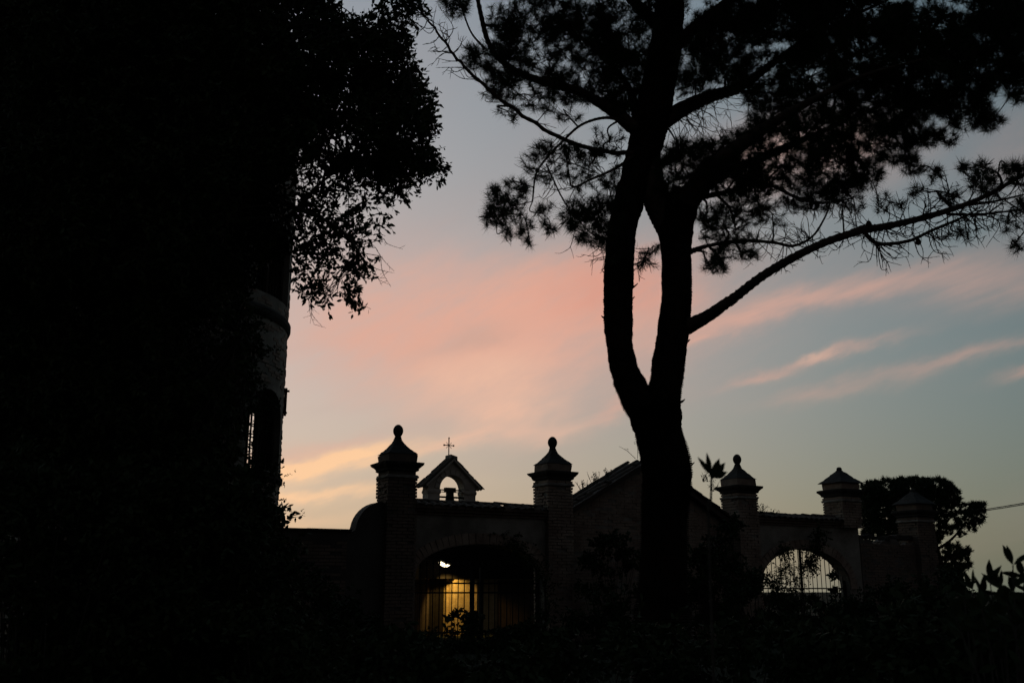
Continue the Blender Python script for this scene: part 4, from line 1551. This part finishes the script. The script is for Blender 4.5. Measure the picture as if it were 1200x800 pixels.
    twigs((560, 20), (600, 80), Y0 - 0.8, Y0 - 0.6, 8, 0.3)
    twigs((640, 200), (730, 280), Y0 - 0.6, Y0 - 0.2, 44, 0.36, left=(-1, 0.4))
    twigs((710, 280), (735, 310), Y0, Y0, 8, 0.38, up=(-0.6, 0.1), left=(-1.2, -0.4))
    twigs((745, 290), (775, 320), Y0 + 0.1, Y0 + 0.1, 10, 0.25, up=(-1, 0.2))
    twigs((830, 260), (960, 285), Y0 + 0.2, Y0 + 0.6, 80, 0.34)
    twigs((850, 215), (1010, 235), Y0 + 0.3, Y0 + 1.0, 80, 0.34, up=(-0.9, 0.5))
    twigs((900, 320), (1010, 270), Y0 - 0.9, Y0 - 1.6, 14, 0.2)
    twigs((1010, 270), (1200, 206), Y0 - 1.6, Y0 - 2.5, 105, 0.36, up=(-0.7, 1.0), left=(-0.7, 1.0))
    twigs((1020, 283), (1130, 256), Y0 - 1.6, Y0 - 2.1, 30, 0.30, up=(-1.0, 0.1), left=(0.2, 1.0))
    twigs((1110, 252), (1200, 240), Y0 - 2.1, Y0 - 2.1, 44, 0.32, up=(-1.0, 0.6), left=(-0.5, 1.0))
    limbs = sk.mb.build('limb', M['bark'], t, smooth=True)
    limbs.name = 'branches'
    tw.build('twigs', M['bark'], t, kind='stuff')
    mesh_arrays('crown', V, T, M['needle'], t, kind='stuff')
    # a few old cones on the long right limb
    for px, py in ((1076, 283), (1018, 262), (958, 240)):
        p = W(px, py, Y0 - 1.8 if px > 1000 else Y0 + 0.7)
        q, r = sk.nearest(p)
        mb = MB()
        mb.lathe(p - UP * 0.04, [(0.012, 0), (0.03, 0.015), (0.034, 0.035), (0.022, 0.06), (0.006, 0.078)], 9)
        mb.tube([p + UP * 0.03, q], 0.004, 4)
        mb.build('cone', M['bark'], t)


build_pine()


# ------------------------------------------------------------------ broadleaved evergreen on the left
def build_left_tree():
    Y0 = 11.0
    b = W(120, 760, Y0)
    gz = ground_z(b.x, b.y)
    t = thing('evergreen_tree', (b.x, b.y, gz), 'tall dense broad-leaved tree filling the upper left, branches hanging right', 'tree')
    sk = Skeleton()

    def limb_px(rows, **k):
        P_ = [W(r[0], r[1], r[2]) for r in rows]
        R_ = [r[3] / 2 / ppm(p) for r, p in zip(rows, P_)]
        return sk.limb(P_, 0, 0, rad=R_, **k)
    b2 = Vector((b.x, b.y, gz - 0.1))
    tr = Skeleton()
    P_ = [b2] + [W(x, y, Y0) for x, y in ((122, 700), (118, 560), (125, 420), (135, 280), (150, 140), (160, 0), (165, -120))]
    c = curve(P_, 8)
    tr.mb.tube(c, list(np.linspace(0.27, 0.06, len(c))), 16, 0.05)
    tr.mb.build('trunk', M['bark_dark'], t, smooth=True)
    sk.pts += list(zip(c, np.linspace(0.27, 0.06, len(c))))
    limb_px([(130, 330, Y0, 20), (200, 250, Y0 - 0.3, 14), (290, 230, Y0 - 0.6, 10), (350, 245, Y0 - 0.8, 6), (400, 270, Y0 - 0.9, 4), (430, 310, Y0 - 1, 3)], seg=8)
    limb_px([(140, 240, Y0, 18), (230, 170, Y0 + 0.3, 13), (330, 130, Y0 + 0.5, 9), (420, 140, Y0 + 0.6, 6), (490, 190, Y0 + 0.6, 3)], seg=8)
    limb_px([(150, 120, Y0, 16), (240, 60, Y0 - 0.4, 11), (350, 30, Y0 - 0.8, 8), (440, 40, Y0 - 1, 5), (480, 80, Y0 - 1, 3)], seg=8)
    limb_px([(335, 255, Y0 - 0.75, 5), (352, 240, Y0 - 0.8, 5), (375, 215, Y0 - 0.8, 4), (410, 190, Y0 - 0.7, 3)], seg=6)
    limb_px([(120, 430, Y0, 18), (190, 380, Y0 - 0.3, 12), (250, 370, Y0 - 0.5, 8), (285, 395, Y0 - 0.6, 4)], seg=8)
    limb_px([(120, 480, Y0, 16), (70, 400, Y0 + 0.3, 12), (30, 320, Y0 + 0.5, 8), (-20, 240, Y0 + 0.6, 5)], seg=8)
    limb_px([(140, 260, Y0, 16), (80, 180, Y0 - 0.3, 12), (30, 100, Y0 - 0.5, 8), (-10, 20, Y0 - 0.6, 5)], seg=8)
    regions = [
        # polygon, sprigs per 1000 px2, depth range
        ([(-60, -120), (400, -110), (395, 10), (420, 20), (440, 5), (480, -30), (500, 10), (478, 34), (484, 60), (505, 100), (512, 150), (500, 165), (470, 150), (440, 165), (400, 150), (370, 185), (320, 200), (290, 230), (285, 330), (-60, 330)], 62, (-1.8, 1.6)),
        ([(330, 50), (400, 20), (470, 40), (495, 110), (508, 160), (515, 200), (430, 210), (350, 190)], 27, (-0.8, 0.8)),
        ([(440, 150), (505, 150), (520, 190), (532, 214), (520, 228), (508, 240), (495, 215), (470, 230), (440, 215)], 34, (-0.4, 0.8)),
        ([(340, 190), (440, 170), (480, 200), (474, 240), (455, 262), (458, 300), (430, 310), (420, 290), (390, 275), (360, 275), (338, 265)], 22, (-0.8, 0.6)),
        ([(338, 260), (400, 255), (440, 280), (446, 310), (420, 322), (395, 312), (380, 325), (338, 318)], 19, (-0.7, 0.3)),
        ([(338, 312), (378, 310), (384, 340), (366, 352), (342, 344)], 20, (-0.6, 0.2)),
        ([(404, 316), (424, 322), (430, 356), (412, 362), (402, 345)], 22, (-0.8, -0.2)),
        ([(386, 342), (396, 341), (395, 350), (387, 350)], 24, (-0.6, -0.4)),
        ([(376, 346), (386, 352), (382, 362), (372, 358)], 22, (-0.6, -0.4)),
        ([(-60, 300), (275, 300), (290, 340), (288, 400), (300, 440), (296, 470), (284, 500), (270, 560), (-60, 560)], 50, (-1.2, 1.0)),
        ([(-60, -120), (310, -110), (280, 60), (262, 200), (262, 330), (-60, 330)], 62, (-0.6, 2.4)),
        ([(-60, -120), (372, -110), (384, 15), (345, 100), (300, 140), (-60, 140)], 46, (-0.4, 2.2)),
        ([(-90, 60), (80, 60), (70, 600), (-90, 600)], 55, (-0.5, 2.2)),
        ([(-60, 320), (262, 320), (250, 600), (-60, 600)], 36, (0.0, 2.0)),
        ([(262, 150), (350, 140), (338, 215), (335, 285), (322, 300), (300, 315), (290, 350), (262, 350)], 52, (-0.6, 0.6)),
        ([(283, 372), (300, 385), (306, 415), (300, 450), (285, 460)], 22, (-0.6, 0.0)),
    ]
    P, D = [], []
    tw = MB()
    for poly, den, (d0, d1) in regions:
        xs, ys = [p[0] for p in poly], [p[1] for p in poly]
        area = 0.0
        for i in range(len(poly)):
            x1, y1 = poly[i]
            x2, y2 = poly[(i + 1) % len(poly)]
            area += x1 * y2 - x2 * y1
        n = int(abs(area) / 2 / 1000 * den)
        # clumps, so that the foliage is uneven
        ncl = max(2, n // 9)
        cen = []
        while len(cen) < ncl:
            x, y = random.uniform(min(xs), max(xs)), random.uniform(min(ys), max(ys))
            if inside(poly, x, y):
                cen.append((x, y, random.uniform(d0, d1)))
        cnt = 0
        tries = 0
        while cnt < n and tries < n * 30:
            tries += 1
            c0 = random.choice(cen)
            x, y = c0[0] + random.gauss(0, 15), c0[1] + random.gauss(0, 13)
            if not inside(poly, x, y):
                continue
            p = W(x, y, Y0 + c0[2] + random.gauss(0, 0.18))
            P.append(p)
            d = Vector((random.gauss(0.25, 0.6), random.gauss(0, 0.6), random.gauss(-0.15, 0.5))).normalized()
            D.append(d)
            cnt += 1
        for c0 in cen:
            p = W(*c0[:2], Y0 + c0[2])
            q, r = sk.nearest(p)
            mid = (p + q) * 0.5 + Vector((random.gauss(0, 0.05), random.gauss(0, 0.05), random.gauss(0.04, 0.04)))
            tw.tube(curve([q, mid, p], 4), list(np.linspace(min(0.012, r), 0.0035, 9)), 4, cap=False)
    P, D = np.array(P), np.array(D)
    P = P - D * 0.11
    V, T = sprigs_mesh(P, D, n_leaf=11, ln=0.22, leaf=0.076, wid=0.0165)
    for p, d in zip(P, D):
        a = Vector(p)
        tw.tube([a, a + Vector(d) * 0.12 + UP * -0.008, a + Vector(d) * 0.21 + UP * -0.045], [0.003, 0.0025, 0.002], 3, cap=False)
    # thin dead twigs dangling at the lower right
    for px, py, dx, dy in ((362, 350, 6, 30), (364, 355, 14, 28), (430, 300, 18, 35), (440, 290, 22, 28), (450, 280, 22, 12), (446, 300, 12, 36), (395, 330, -8, 16), (436, 312, 26, 8), (380, 345, 12, 12), (400, 320, 8, 20)):
        a = W(px, py, Y0 - 0.7)
        q, r = sk.nearest(a)
        e = W(px + dx, py + dy, Y0 - 0.75)
        m1 = W(px + dx * 0.3 + random.uniform(-4, 4), py + dy * 0.5, Y0 - 0.72)
        c_ = curve([a, m1, e], 5)
        tw.tube(c_, list(np.linspace(0.005, 0.002, len(c_))), 4, cap=False)
        tw.tube(curve([q, (q + a) * 0.5, a], 3), 0.005, 4, cap=False)
        for _ in range(3):
            j = random.randrange(2, len(c_))
            e2 = c_[j] + Vector((random.gauss(0, .06), 0.02, random.gauss(-0.03, .05)))
            tw.tube([c_[j], e2], [0.003, 0.0015], 3, cap=False)
    sk.mb.build('branches', M['bark_dark'], t, smooth=True)
    tw.build('twigs', M['bark_dark'], t, kind='stuff')
    mesh_arrays('crown', V, T, M['leaf'], t, kind='stuff')


build_left_tree()


# ------------------------------------------------------------------ shrubs
def shrub(name, px, Y, top_py, half_w, label, cat='shrub', group=None, n=160, leaf=0.07, wid=0.014, ln=0.24, mat='leaf2', depth=0.6, n_leaf=11, up=0.35, dens_low=True, base_px=None):
    """rounded leafy bush: photo column px at distance Y, its top at photo row top_py, half width in metres"""
    c = W(px, 690, Y)
    gz = ground_z(c.x, c.y)
    t = thing(name, (c.x, c.y, gz), label, cat, group)
    ztop = zat(top_py, c.x, c.y)
    H = ztop - gz
    P, D = [], []
    st = MB()
    hubs = []
    for _ in range(max(4, n // 14)):
        g, r = random.uniform(0, 6.283), math.sqrt(random.random())
        h = random.uniform(0.12, 0.96) if dens_low else random.uniform(0.4, 0.98)
        env = math.sqrt(max(0.05, 1 - (max(h - 0.35, 0) / 0.66) ** 2))
        hubs.append(Vector((c.x + half_w * env * r * math.cos(g), c.y + depth * env * r * math.sin(g), gz + H * h)))
    for hb in hubs:
        root = Vector((c.x + (hb.x - c.x) * 0.25, c.y + (hb.y - c.y) * 0.25, gz - 0.03))
        mid = root * 0.5 + hb * 0.5 + Vector((random.gauss(0, 0.04), random.gauss(0, 0.04), 0))
        st.tube(curve([root, mid, hb], 4), list(np.linspace(0.012, 0.004, 9)), 5, cap=False)
    per = max(1, n // len(hubs))
    for hb in hubs:
        for _ in range(per):
            p = hb + Vector((random.gauss(0, 0.11), random.gauss(0, 0.11), random.gauss(0, 0.09)))
            if p.z < gz + 0.03:
                p.z = gz + 0.05
            d = (Vector((p.x - c.x, p.y - c.y, 0)) * 0.8 + Vector((random.gauss(0, .5), random.gauss(0, .5), up + random.gauss(0, .4)))).normalized()
            P.append(p)
            D.append(d)
    P, D = np.array(P), np.array(D)
    P = P - D * (ln * 0.5)
    P[:, 2] = np.maximum(P[:, 2], gz + 0.02)
    V, T = sprigs_mesh(P, D, n_leaf=n_leaf, ln=ln, leaf=leaf, wid=wid)
    st.build('stems', M['bark_dark'], t, kind='stuff')
    mesh_arrays('foliage', V, T, M[mat], t, kind='stuff')
    return t


# by the gates and along the wall
GW = 'shrubs along the foot of the wall'
shrub('rose_bush', 538, 22.6, 716, 0.55, 'spindly bush in front of the lamp-lit gate, left of its middle', group=GW, n=46, dens_low=False, leaf=0.09, wid=0.03)
shrub('rose_bush', 566, 22.4, 712, 0.5, 'spindly bush in front of the middle of the lamp-lit gate', group=GW, n=70, leaf=0.09, wid=0.03)
shrub('shrub', 515, 22.0, 764, 0.5, 'low dark bush at the left foot of the lamp-lit gate', group=GW, n=160, leaf=0.09, wid=0.025)
shrub('shrub', 552, 21.6, 764, 0.7, 'low dark bush at the middle foot of the lamp-lit gate', group=GW, n=260, leaf=0.09, wid=0.025)
shrub('shrub', 604, 22.5, 738, 0.9, 'dark bush hiding the right foot of the lamp-lit gate', group=GW, n=260, leaf=0.09, wid=0.025)
shrub('shrub', 634, 23.0, 722, 0.8, 'dark bush left of the second pillar', group=GW, n=220, leaf=0.09, wid=0.025)
shrub('shrub', 470, 22.0, 742, 0.8, 'low dark bush at the foot of the first pillar', group=GW, n=180, leaf=0.09, wid=0.025)
shrub('shrub', 400, 19.0, 700, 1.0, 'broad dark bush below the plain curved wall', group=GW, n=420, leaf=0.085, wid=0.022)
shrub('shrub', 350, 17.5, 668, 0.9, 'tall dark bush at the foot of the round tower', group=GW, n=420, leaf=0.08, wid=0.02)
shrub('shrub', 700, 22.0, 690, 0.75, 'dark bush just right of the second pillar', group=GW, n=240, leaf=0.09, wid=0.025)
shrub('climbing_shrub', 716, 24.5, 622, 0.7, 'climbing shrub against the brick gable left of the trunk', group=GW, n=420, leaf=0.09, wid=0.026, depth=0.3)
shrub('climbing_shrub', 850, 25.3, 600, 0.75, 'tall climbing shrub covering the wall right of the trunk', group=GW, n=520, leaf=0.09, wid=0.026, depth=0.35)
shrub('climbing_shrub', 822, 24.5, 640, 0.6, 'climbing shrub just right of the pine trunk', group=GW, n=380, leaf=0.09, wid=0.026, depth=0.35)
shrub('shrub', 880, 24.0, 668, 0.9, 'dark bush left of the sky-lit gate', group=GW, n=420, leaf=0.09, wid=0.025)
shrub('shrub', 928, 25.5, 724, 0.8, 'dark bush in front of the sky-lit gate', group=GW, n=260, leaf=0.08, wid=0.02)
shrub('shrub', 992, 26.0, 704, 0.9, 'dark bush right of the sky-lit gate', group=GW, n=320, leaf=0.09, wid=0.025)
shrub('shrub', 1050, 25.5, 680, 1.1, 'broad dark bush before the broken wall', group=GW, n=480, leaf=0.09, wid=0.025)
shrub('shrub', 1110, 24.0, 668, 0.9, 'dark bush right of the furthest pillar', group=GW, n=420, leaf=0.09, wid=0.025)
# nearer shrubs that close the bottom of the picture
GF = 'shrubs in the dark foreground'
for px, Y, top, hw, n, lab in (
    (50, 9.0, 540, 1.5, 3000, 'tall dark shrub at the far left edge'),
    (190, 9.5, 545, 1.3, 2600, 'tall dark shrub left of the tower foot'),
    (272, 10.5, 575, 0.7, 1300, 'dark shrub in front of the tower foot'),
    (330, 8.5, 715, 0.9, 420, 'low dark foreground shrub under the tower'),
    (440, 8.0, 742, 0.9, 560, 'low dark foreground shrub below the first pillar'),
    (560, 7.5, 776, 0.9, 520, 'low dark foreground shrub below the lamp-lit gate'),
    (670, 8.0, 738, 0.8, 560, 'low dark foreground shrub left of the pine foot'),
    (500, 12.0, 774, 0.9, 420, 'low dark shrub halfway to the first pillar'),
    (620, 12.5, 768, 1.0, 480, 'low dark shrub halfway to the lamp-lit gate'),
    (760, 9.5, 722, 0.6, 320, 'dark shrub in front of the pine foot'),
    (850, 8.5, 716, 0.8, 480, 'dark foreground shrub right of the pine foot'),
    (950, 8.0, 742, 0.8, 480, 'dark foreground shrub below the sky-lit gate'),
    (1040, 7.5, 716, 0.8, 520, 'dark foreground shrub below the broken wall'),
    (1195, 6.2, 686, 0.5, 420, 'dark foreground shrub behind the big-leaved plant'),
    (1120, 6.5, 698, 0.7, 480, 'dark foreground shrub left of the big-leaved plant'),
):
    shrub('shrub', px, Y, top, hw, lab, group=GF, n=n, leaf=0.075, wid=0.019, depth=0.7)


# vines and ivy
def vine(name, pts_px, Y, label, n_leaf_clumps, spread, leaf=0.07, parent_u=None):
    a = W(*pts_px[0], Y)
    t = thing(name, tuple(a), label, 'vine')
    P_ = [W(x, y, Y - 0.0) for x, y in pts_px]
    c = curve(P_, 6)
    mb = MB()
    mb.tube(c, list(np.linspace(0.02, 0.006, len(c))), 6, cap=False)
    P, D = [], []
    for _ in range(n_leaf_clumps):
        q = random.choice(c)
        P.append(q + Vector((random.gauss(0, spread), random.gauss(-0.08, spread * 0.5), random.gauss(0, spread))))
        D.append(Vector((random.gauss(0, 1), random.gauss(-0.3, 0.6), random.gauss(-0.3, 0.8))).normalized())
        mb.tube([q, P[-1]], [0.007, 0.005], 3, cap=False)
    V, T = sprigs_mesh(np.array(P), np.array(D), n_leaf=8, ln=0.18, leaf=leaf, wid=leaf * 0.32)
    mb.build('stem', M['bark_dark'], t)
    mesh_arrays('foliage', V, T, M['leaf2'], t, kind='stuff')


def wallY(px):
    p = wp(dw_u(px, -0.35), -0.35, 0)
    return p.y


vine('ivy', [(958, 622), (956, 640), (950, 655), (945, 668)], wallY(955), 'ivy clump hanging into the arch of the sky-lit gate', 170, 0.085)
vine('ivy', [(915, 650), (918, 645), (922, 640)], wallY(918), 'small ivy clump at the left of the sky-lit arch', 40, 0.07)
vine('ivy', [(900, 720), (906, 690), (915, 670), (924, 662)], wallY(912), 'leafy creeper climbing the left bars of the sky-lit gate', 150, 0.17, leaf=0.055)
vine('ivy', [(925, 720), (928, 695), (934, 680)], wallY(930), 'dense creeper at the middle of the sky-lit gate', 90, 0.14, leaf=0.055)
vine('ivy', [(640, 740), (638, 690), (625, 660), (605, 640), (580, 634)], wallY(610), 'dark creeper over the right side of the wide arch', 150, 0.16)
vine('ivy', [(300, 480), (292, 440), (296, 410), (290, 380), (284, 350)], 17.9, 'creeper on the face of the round tower', 170, 0.2)

vine('ivy', [(288, 640), (298, 600), (306, 565), (300, 540)], 18.2, 'thick creeper at the foot of the round tower', 220, 0.2)
vine('ivy', [(318, 470), (306, 462), (300, 480), (303, 510)], 18.4, 'creeper straggling over the arched tower window', 26, 0.14)

# small weeds rooted on masonry
def weed(px, py, Y, h, n, label, lean=0.0):
    p = W(px, py, Y)
    t = thing('weed', tuple(p), label, 'weed', 'weeds growing on the masonry')
    mb = MB()
    for _ in range(n):
        x = random.gauss(0, 0.05 * h / 0.3)
        d = Vector((lean + random.gauss(0, 0.35), random.gauss(0, 0.3), 1)).normalized()
        L_ = h * random.uniform(0.5, 1.1)
        a = p + Vector((x, random.gauss(0, 0.04), -0.03))
        m1 = a + d * L_ * 0.6
        e = a + d * L_ + Vector((lean * 0.1 + random.gauss(0, .03), 0, -0.02))
        mb.tube([a, m1, e], [0.009, 0.008, 0.004], 3, cap=False)
    mb.build('stalks', M['grass'], t, kind='stuff')
    P = np.array([tuple(p + Vector((random.gauss(lean * .3, 0.07), random.gauss(0, .05), random.uniform(0, h * .8)))) for _ in range(n)])
    D = unit(RNG.normal(size=(n, 3)) + np.array([0, 0, 1.0]))
    V, T = sprigs_mesh(P, D, n_leaf=5, ln=0.09, leaf=0.045, wid=0.01)
    mesh_arrays('leaves', V, T, M['leaf2'], t, kind='stuff')


def gableY(px):
    p = wp(dw_u(px, 0.0), 0.0, 0)
    return p.y


weed(683, 572, gableY(683), 0.28, 9, 'wispy weeds beside the second pillar on the gable roof edge')
weed(696, 565, gableY(696), 0.32, 10, 'taller wispy weeds halfway up the gable roof edge')
weed(712, 558, gableY(712), 0.25, 6, 'thin weeds higher up the gable roof edge')
weed(746, 536, gableY(746), 0.5, 2, 'single bent stalk on the gable beside the pine trunk', lean=-0.5)
weed(827, 563, gableY(827), 0.3, 10, 'weeds on the gable roof edge right of the pine trunk')
weed(836, 574, gableY(836), 0.3, 9, 'weeds low on the gable roof edge by the third pillar')
weed(893, 602, wallY(893) + 0.3, 0.28, 16, 'tufted weeds on the coping right of the third pillar')
weed(906, 603, wallY(906) + 0.3, 0.16, 12, 'low weeds on the coping left of the arch crown')
_l = TC + tower_dir(80.5) * (TR + 0.02)
_lz = zat(607, _l.x, _l.y)
weed(337, 606, _l.y, 0.16, 6, 'small leafy sprig sticking out of the tower above the wall', lean=0.8)
_lz2 = zat(556, _l.x, _l.y)
weed(334, 557, _l.y, 0.08, 2, 'tiny weed on the tower ledge', lean=0.6)


# ------------------------------------------------------------------ big-leaved plants close to the camera
def big_leaf(mb, base, d, ln, wid, fold=0.12, droop=0.1, nrm=None):
    base, d = Vector(base), Vector(d).normalized()
    s = d.cross(nrm if nrm is not None else Vector((random.gauss(0, 1), random.gauss(0, 1), random.gauss(0, 1)))).normalized()
    n = s.cross(d).normalized()
    prof = (0.0, 0.35, 0.72, 0.95, 1.0, 0.88, 0.62, 0.3, 0.0)
    m_ = len(prof)
    o = len(mb.v)
    for i, w_ in enumerate(prof):
        f = i / (m_ - 1)
        c = base + d * (ln * f) - UP * (droop * ln * f * f)
        mb.v.append(tuple(c - s * (wid * w_) + n * (fold * wid * w_)))
        mb.v.append(tuple(c))
        mb.v.append(tuple(c + s * (wid * w_) + n * (fold * wid * w_)))
    for i in range(m_ - 1):
        a = o + i * 3
        mb.f += [(a, a + 1, a + 4, a + 3), (a + 1, a + 2, a + 5, a + 4)]


def leafy_plant(px, py, Y, label, shoots, leaf=0.085, wid=0.016, mat='leaf'):
    """upright shoots with whorls of long leaves; shoots = (px, py) of their tips"""
    c = W(px, 700, Y)
    gz = ground_z(c.x, c.y)
    t = thing('oleander', (c.x, c.y, gz), label, 'plant', 'big-leaved plants close by')
    for sx, sy, n in shoots:
        tip = W(sx, sy, Y + random.uniform(-0.15, 0.15))
        root = Vector((c.x + (tip.x - c.x) * 0.4 + random.gauss(0, 0.03), c.y + random.gauss(0, .05), gz))
        cc = curve([root, (root + tip) * 0.5 + Vector((random.gauss(0, .04), random.gauss(0, .04), 0)), tip], 8)
        mb = MB()
        mb.tube(cc, list(np.linspace(0.008, 0.003, len(cc))), 6, cap=False)
        st = mb.build('stem', M['bark_dark'], t)
        for i in range(n):
            j = max(3, len(cc) - 1 - i // 3)
            q = cc[j]
            g = random.uniform(0, 6.283)
            d = Vector((math.cos(g), 0.7 * math.sin(g), random.uniform(0.2, 1.1))) if i > 1 else Vector((random.gauss(0, .25), random.gauss(0, .2), 1))
            mb = MB()
            big_leaf(mb, q, d, leaf * random.uniform(0.75, 1.15), wid * random.uniform(0.85, 1.15), nrm=Vector((random.gauss(0, .4), -1, random.gauss(0.2, .4))))
            mb.build('leaf', M[mat], t, smooth=True)
    return t


leafy_plant(1165, 690, 5.0, 'big-leaved plant at the right edge, pointed leaves against the sky',
            [(1160, 680, 8), (1187, 662, 12), (1140, 690, 7), (1172, 690, 9), (1200, 676, 9), (1130, 698, 6), (1152, 700, 8), (1188, 695, 9), (1212, 660, 10)], leaf=0.115, wid=0.0145)
leafy_plant(1190, 700, 4.6, 'second leafy plant low in the right corner',
            [(1150, 712, 9), (1180, 706, 9), (1205, 700, 10), (1170, 722, 9), (1120, 722, 8), (1195, 730, 9), (1140, 740, 9)], leaf=0.10, wid=0.015)


def near_shoot():
    Y = 4.2
    tip = W(834, 548, Y)
    c = W(834, 700, Y)
    gz = ground_z(c.x, c.y)
    t = thing('young_shoot', (c.x, c.y, gz), 'single slender shoot with a tuft of leaves, just right of the pine trunk', 'plant')
    mb = MB()
    cc = curve([Vector((c.x - 0.02, c.y, gz)), W(831, 640, Y), W(833, 590, Y), tip], 8)
    mb.tube(cc, list(np.linspace(0.007, 0.0045, len(cc))), 6, cap=False)
    mb.build('stem', M['bark_dark'], t)
    for bx, by, ex, ey, wd in ((834, 557, 817, 534, 0.012), (833, 556, 828, 529, 0.011), (835, 560, 850, 541, 0.018), (835, 560, 843, 536, 0.017), (836, 560, 853, 552, 0.014), (834, 562, 838, 545, 0.017)):
        a, e = W(bx, by, Y), W(ex, ey, Y - 0.02)
        mb = MB()
        big_leaf(mb, a, e - a, (e - a).length, wd, droop=0.02, nrm=Vector((random.gauss(0, .15), -1, 0.1)))
        mb.build('leaf', M['leaf'], t, smooth=True)


near_shoot()


# ------------------------------------------------------------------ umbrella pine beyond the wall
def build_far_pine():
    Y0 = 46.0
    b = W(1098, 700, Y0)
    gz = ground_z(b.x, b.y)
    t = thing('umbrella_pine', (b.x, b.y, gz), 'distant umbrella pine with a flat rounded crown behind the two rightmost pillars', 'tree')
    tr = Skeleton()
    c, rr = tr.limb([Vector((b.x, b.y, gz - 0.2)), W(1100, 670, Y0), W(1094, 640, Y0), W(1085, 610, Y0)], 0.32, 0.16, n=6, seg=10)
    sk = Skeleton()
    sk.pts = list(tr.pts)
    tr.mb.build('trunk', M['bark'], t, smooth=True)
    for rows in ([(1094, 645), (1110, 636), (1124, 622), (1135, 608)], [(1098, 668), (1108, 658), (1122, 650)], [(1090, 625), (1070, 612), (1040, 600), (1015, 590)], [(1086, 612), (1090, 590), (1100, 578)], [(1092, 632), (1110, 610), (1130, 592)]):
        sk.limb([W(x, y, Y0 + random.uniform(-0.6, 0.6)) for x, y in rows], 0.09, 0.03, n=5, seg=6)
    cl = [(1020, 578, 18, 14, 2), (1040, 572, 22, 12, 2.2), (1068, 570, 24, 12, 2.2), (1095, 572, 22, 12, 2.2), (1015, 598, 16, 18, 2), (1045, 598, 30, 22, 2), (1085, 592, 26, 20, 2.0), (1112, 582, 14, 14, 1.6), (1050, 622, 40, 14, 1.6),
          (1125, 600, 12, 14, 1.0), (1142, 602, 12, 14, 1.5), (1148, 592, 7, 6, 1.6), (1130, 620, 14, 9, 0.8), (1110, 610, 12, 16, 0.9), (1118, 645, 14, 10, 1.5), (1125, 662, 13, 12, 1.6), (1112, 672, 14, 12, 1.4), (1106, 655, 8, 10, 0.9), (1135, 648, 6, 8, 1.0), (1100, 622, 8, 14, 0.8), (1080, 632, 30, 10, 1.0)]
    AP, AA = [], []
    tw = MB()
    for cx, cy, rx, ry, dn in cl:
        c0 = W(cx, cy, Y0)
        q, r = sk.nearest(c0)
        tw.tube([q, (q + c0) * 0.5 + UP * 0.1, c0], [0.03, 0.025, 0.02], 4, cap=False)
        n = int(max(6, rx * ry * 3.14 * dn * 0.085))
        for _ in range(n):
            g, rr_ = random.uniform(0, 6.283), math.sqrt(random.random())
            p = W(cx + rx * rr_ * math.cos(g), cy + ry * rr_ * math.sin(g), Y0 + random.uniform(-2.2, 2.2))
            AP.append(p)
            AA.append((0.2 * random.gauss(0, 1), 0.2 * random.gauss(0, 1), 1.0))
    V, T = tufts_mesh(np.array(AP), unit(np.array(AA)), k=30, ln=0.22, w=0.026, spread=0.8)
    sk.mb.build('branches', M['bark'], t, smooth=True)
    tw.build('twigs', M['bark'], t, kind='stuff')
    mesh_arrays('crown', V, T, M['needle'], t, kind='stuff')


build_far_pine()

# shrubs behind the gates and beyond the wall
shrub('shrub', 905, 36.0, 696, 1.6, 'far bush seen low through the sky-lit gate', group='bushes beyond the wall', n=300, leaf=0.12, wid=0.04)
shrub('shrub', 970, 38.0, 698, 1.6, 'far low bush at the right of the sky-lit gate opening', group='bushes beyond the wall', n=300, leaf=0.12, wid=0.04)
shrub('shrub', 1035, 36.0, 628, 1.8, 'tall bush behind the broken wall', group='bushes beyond the wall', n=700, leaf=0.12, wid=0.04)


# ------------------------------------------------------------------ power line at the right
def build_wire():
    Y0 = 60.0
    a, b = W(1030, 612, Y0 + 14), W(1330, 566, Y0 - 14)
    gz = ground_z(0, Y0 - 14)
    t = thing('power_line', (b.x, b.y, gz), 'thin twin power cable crossing the sky at the right edge', 'cable')
    for off in (0, 0.075):
        mb = MB()
        pts = []
        for i in range(25):
            f = i / 24
            p = a.lerp(b, f)
            p.z += off - 0.5 * 4 * f * (1 - f) * 0.5
            pts.append(p)
        mb.tube(pts, 0.028, 5)
        mb.build('wire', M['cable'], t)
    for p in (a, b):
        mb = MB()
        g = ground_z(0, p.y)
        mb.tube([Vector((p.x, p.y, g - 0.3)), Vector((p.x, p.y, p.z + 0.5))], [0.14, 0.1], 10)
        mb.box(Vector((p.x, p.y, p.z + 0.1)), (0.05, 0, 0), (0, 0.5, 0), (0, 0, 0.05))
        mb.build('pole', M['wood'], t)


build_wire()


# ------------------------------------------------------------------ grass
def build_grass():
    n = 30000
    y = 2.2 + 19 * RNG.random(n) ** 1.3
    x = (RNG.random(n) * 2 - 1) * (0.75 * y + 1.0)
    z = np.array([ground_z(a, b) for a, b in zip(x, y)])
    h = RNG.uniform(0.06, 0.22, n)
    ang = RNG.uniform(0, 6.283, n)
    w = 0.006
    B = np.stack([x, y, z - 0.02], 1)
    S = np.stack([np.cos(ang), np.sin(ang), np.zeros(n)], 1) * w
    lean = np.stack([RNG.normal(0, .35, n), RNG.normal(0, .35, n), np.ones(n)], 1)
    tip = B + lean * h[:, None]
    V = np.stack([B - S, B + S, tip], 1).reshape(-1, 3)
    T = np.arange(len(V)).reshape(-1, 3)
    o = mesh_arrays('grass', V, T, M['grass'], None, kind='stuff')
    tag(o, 'rough dark grass covering the foreground', 'grass')


build_grass()

for o in bpy.data.objects:
    if '_org' in o:
        del o['_org']
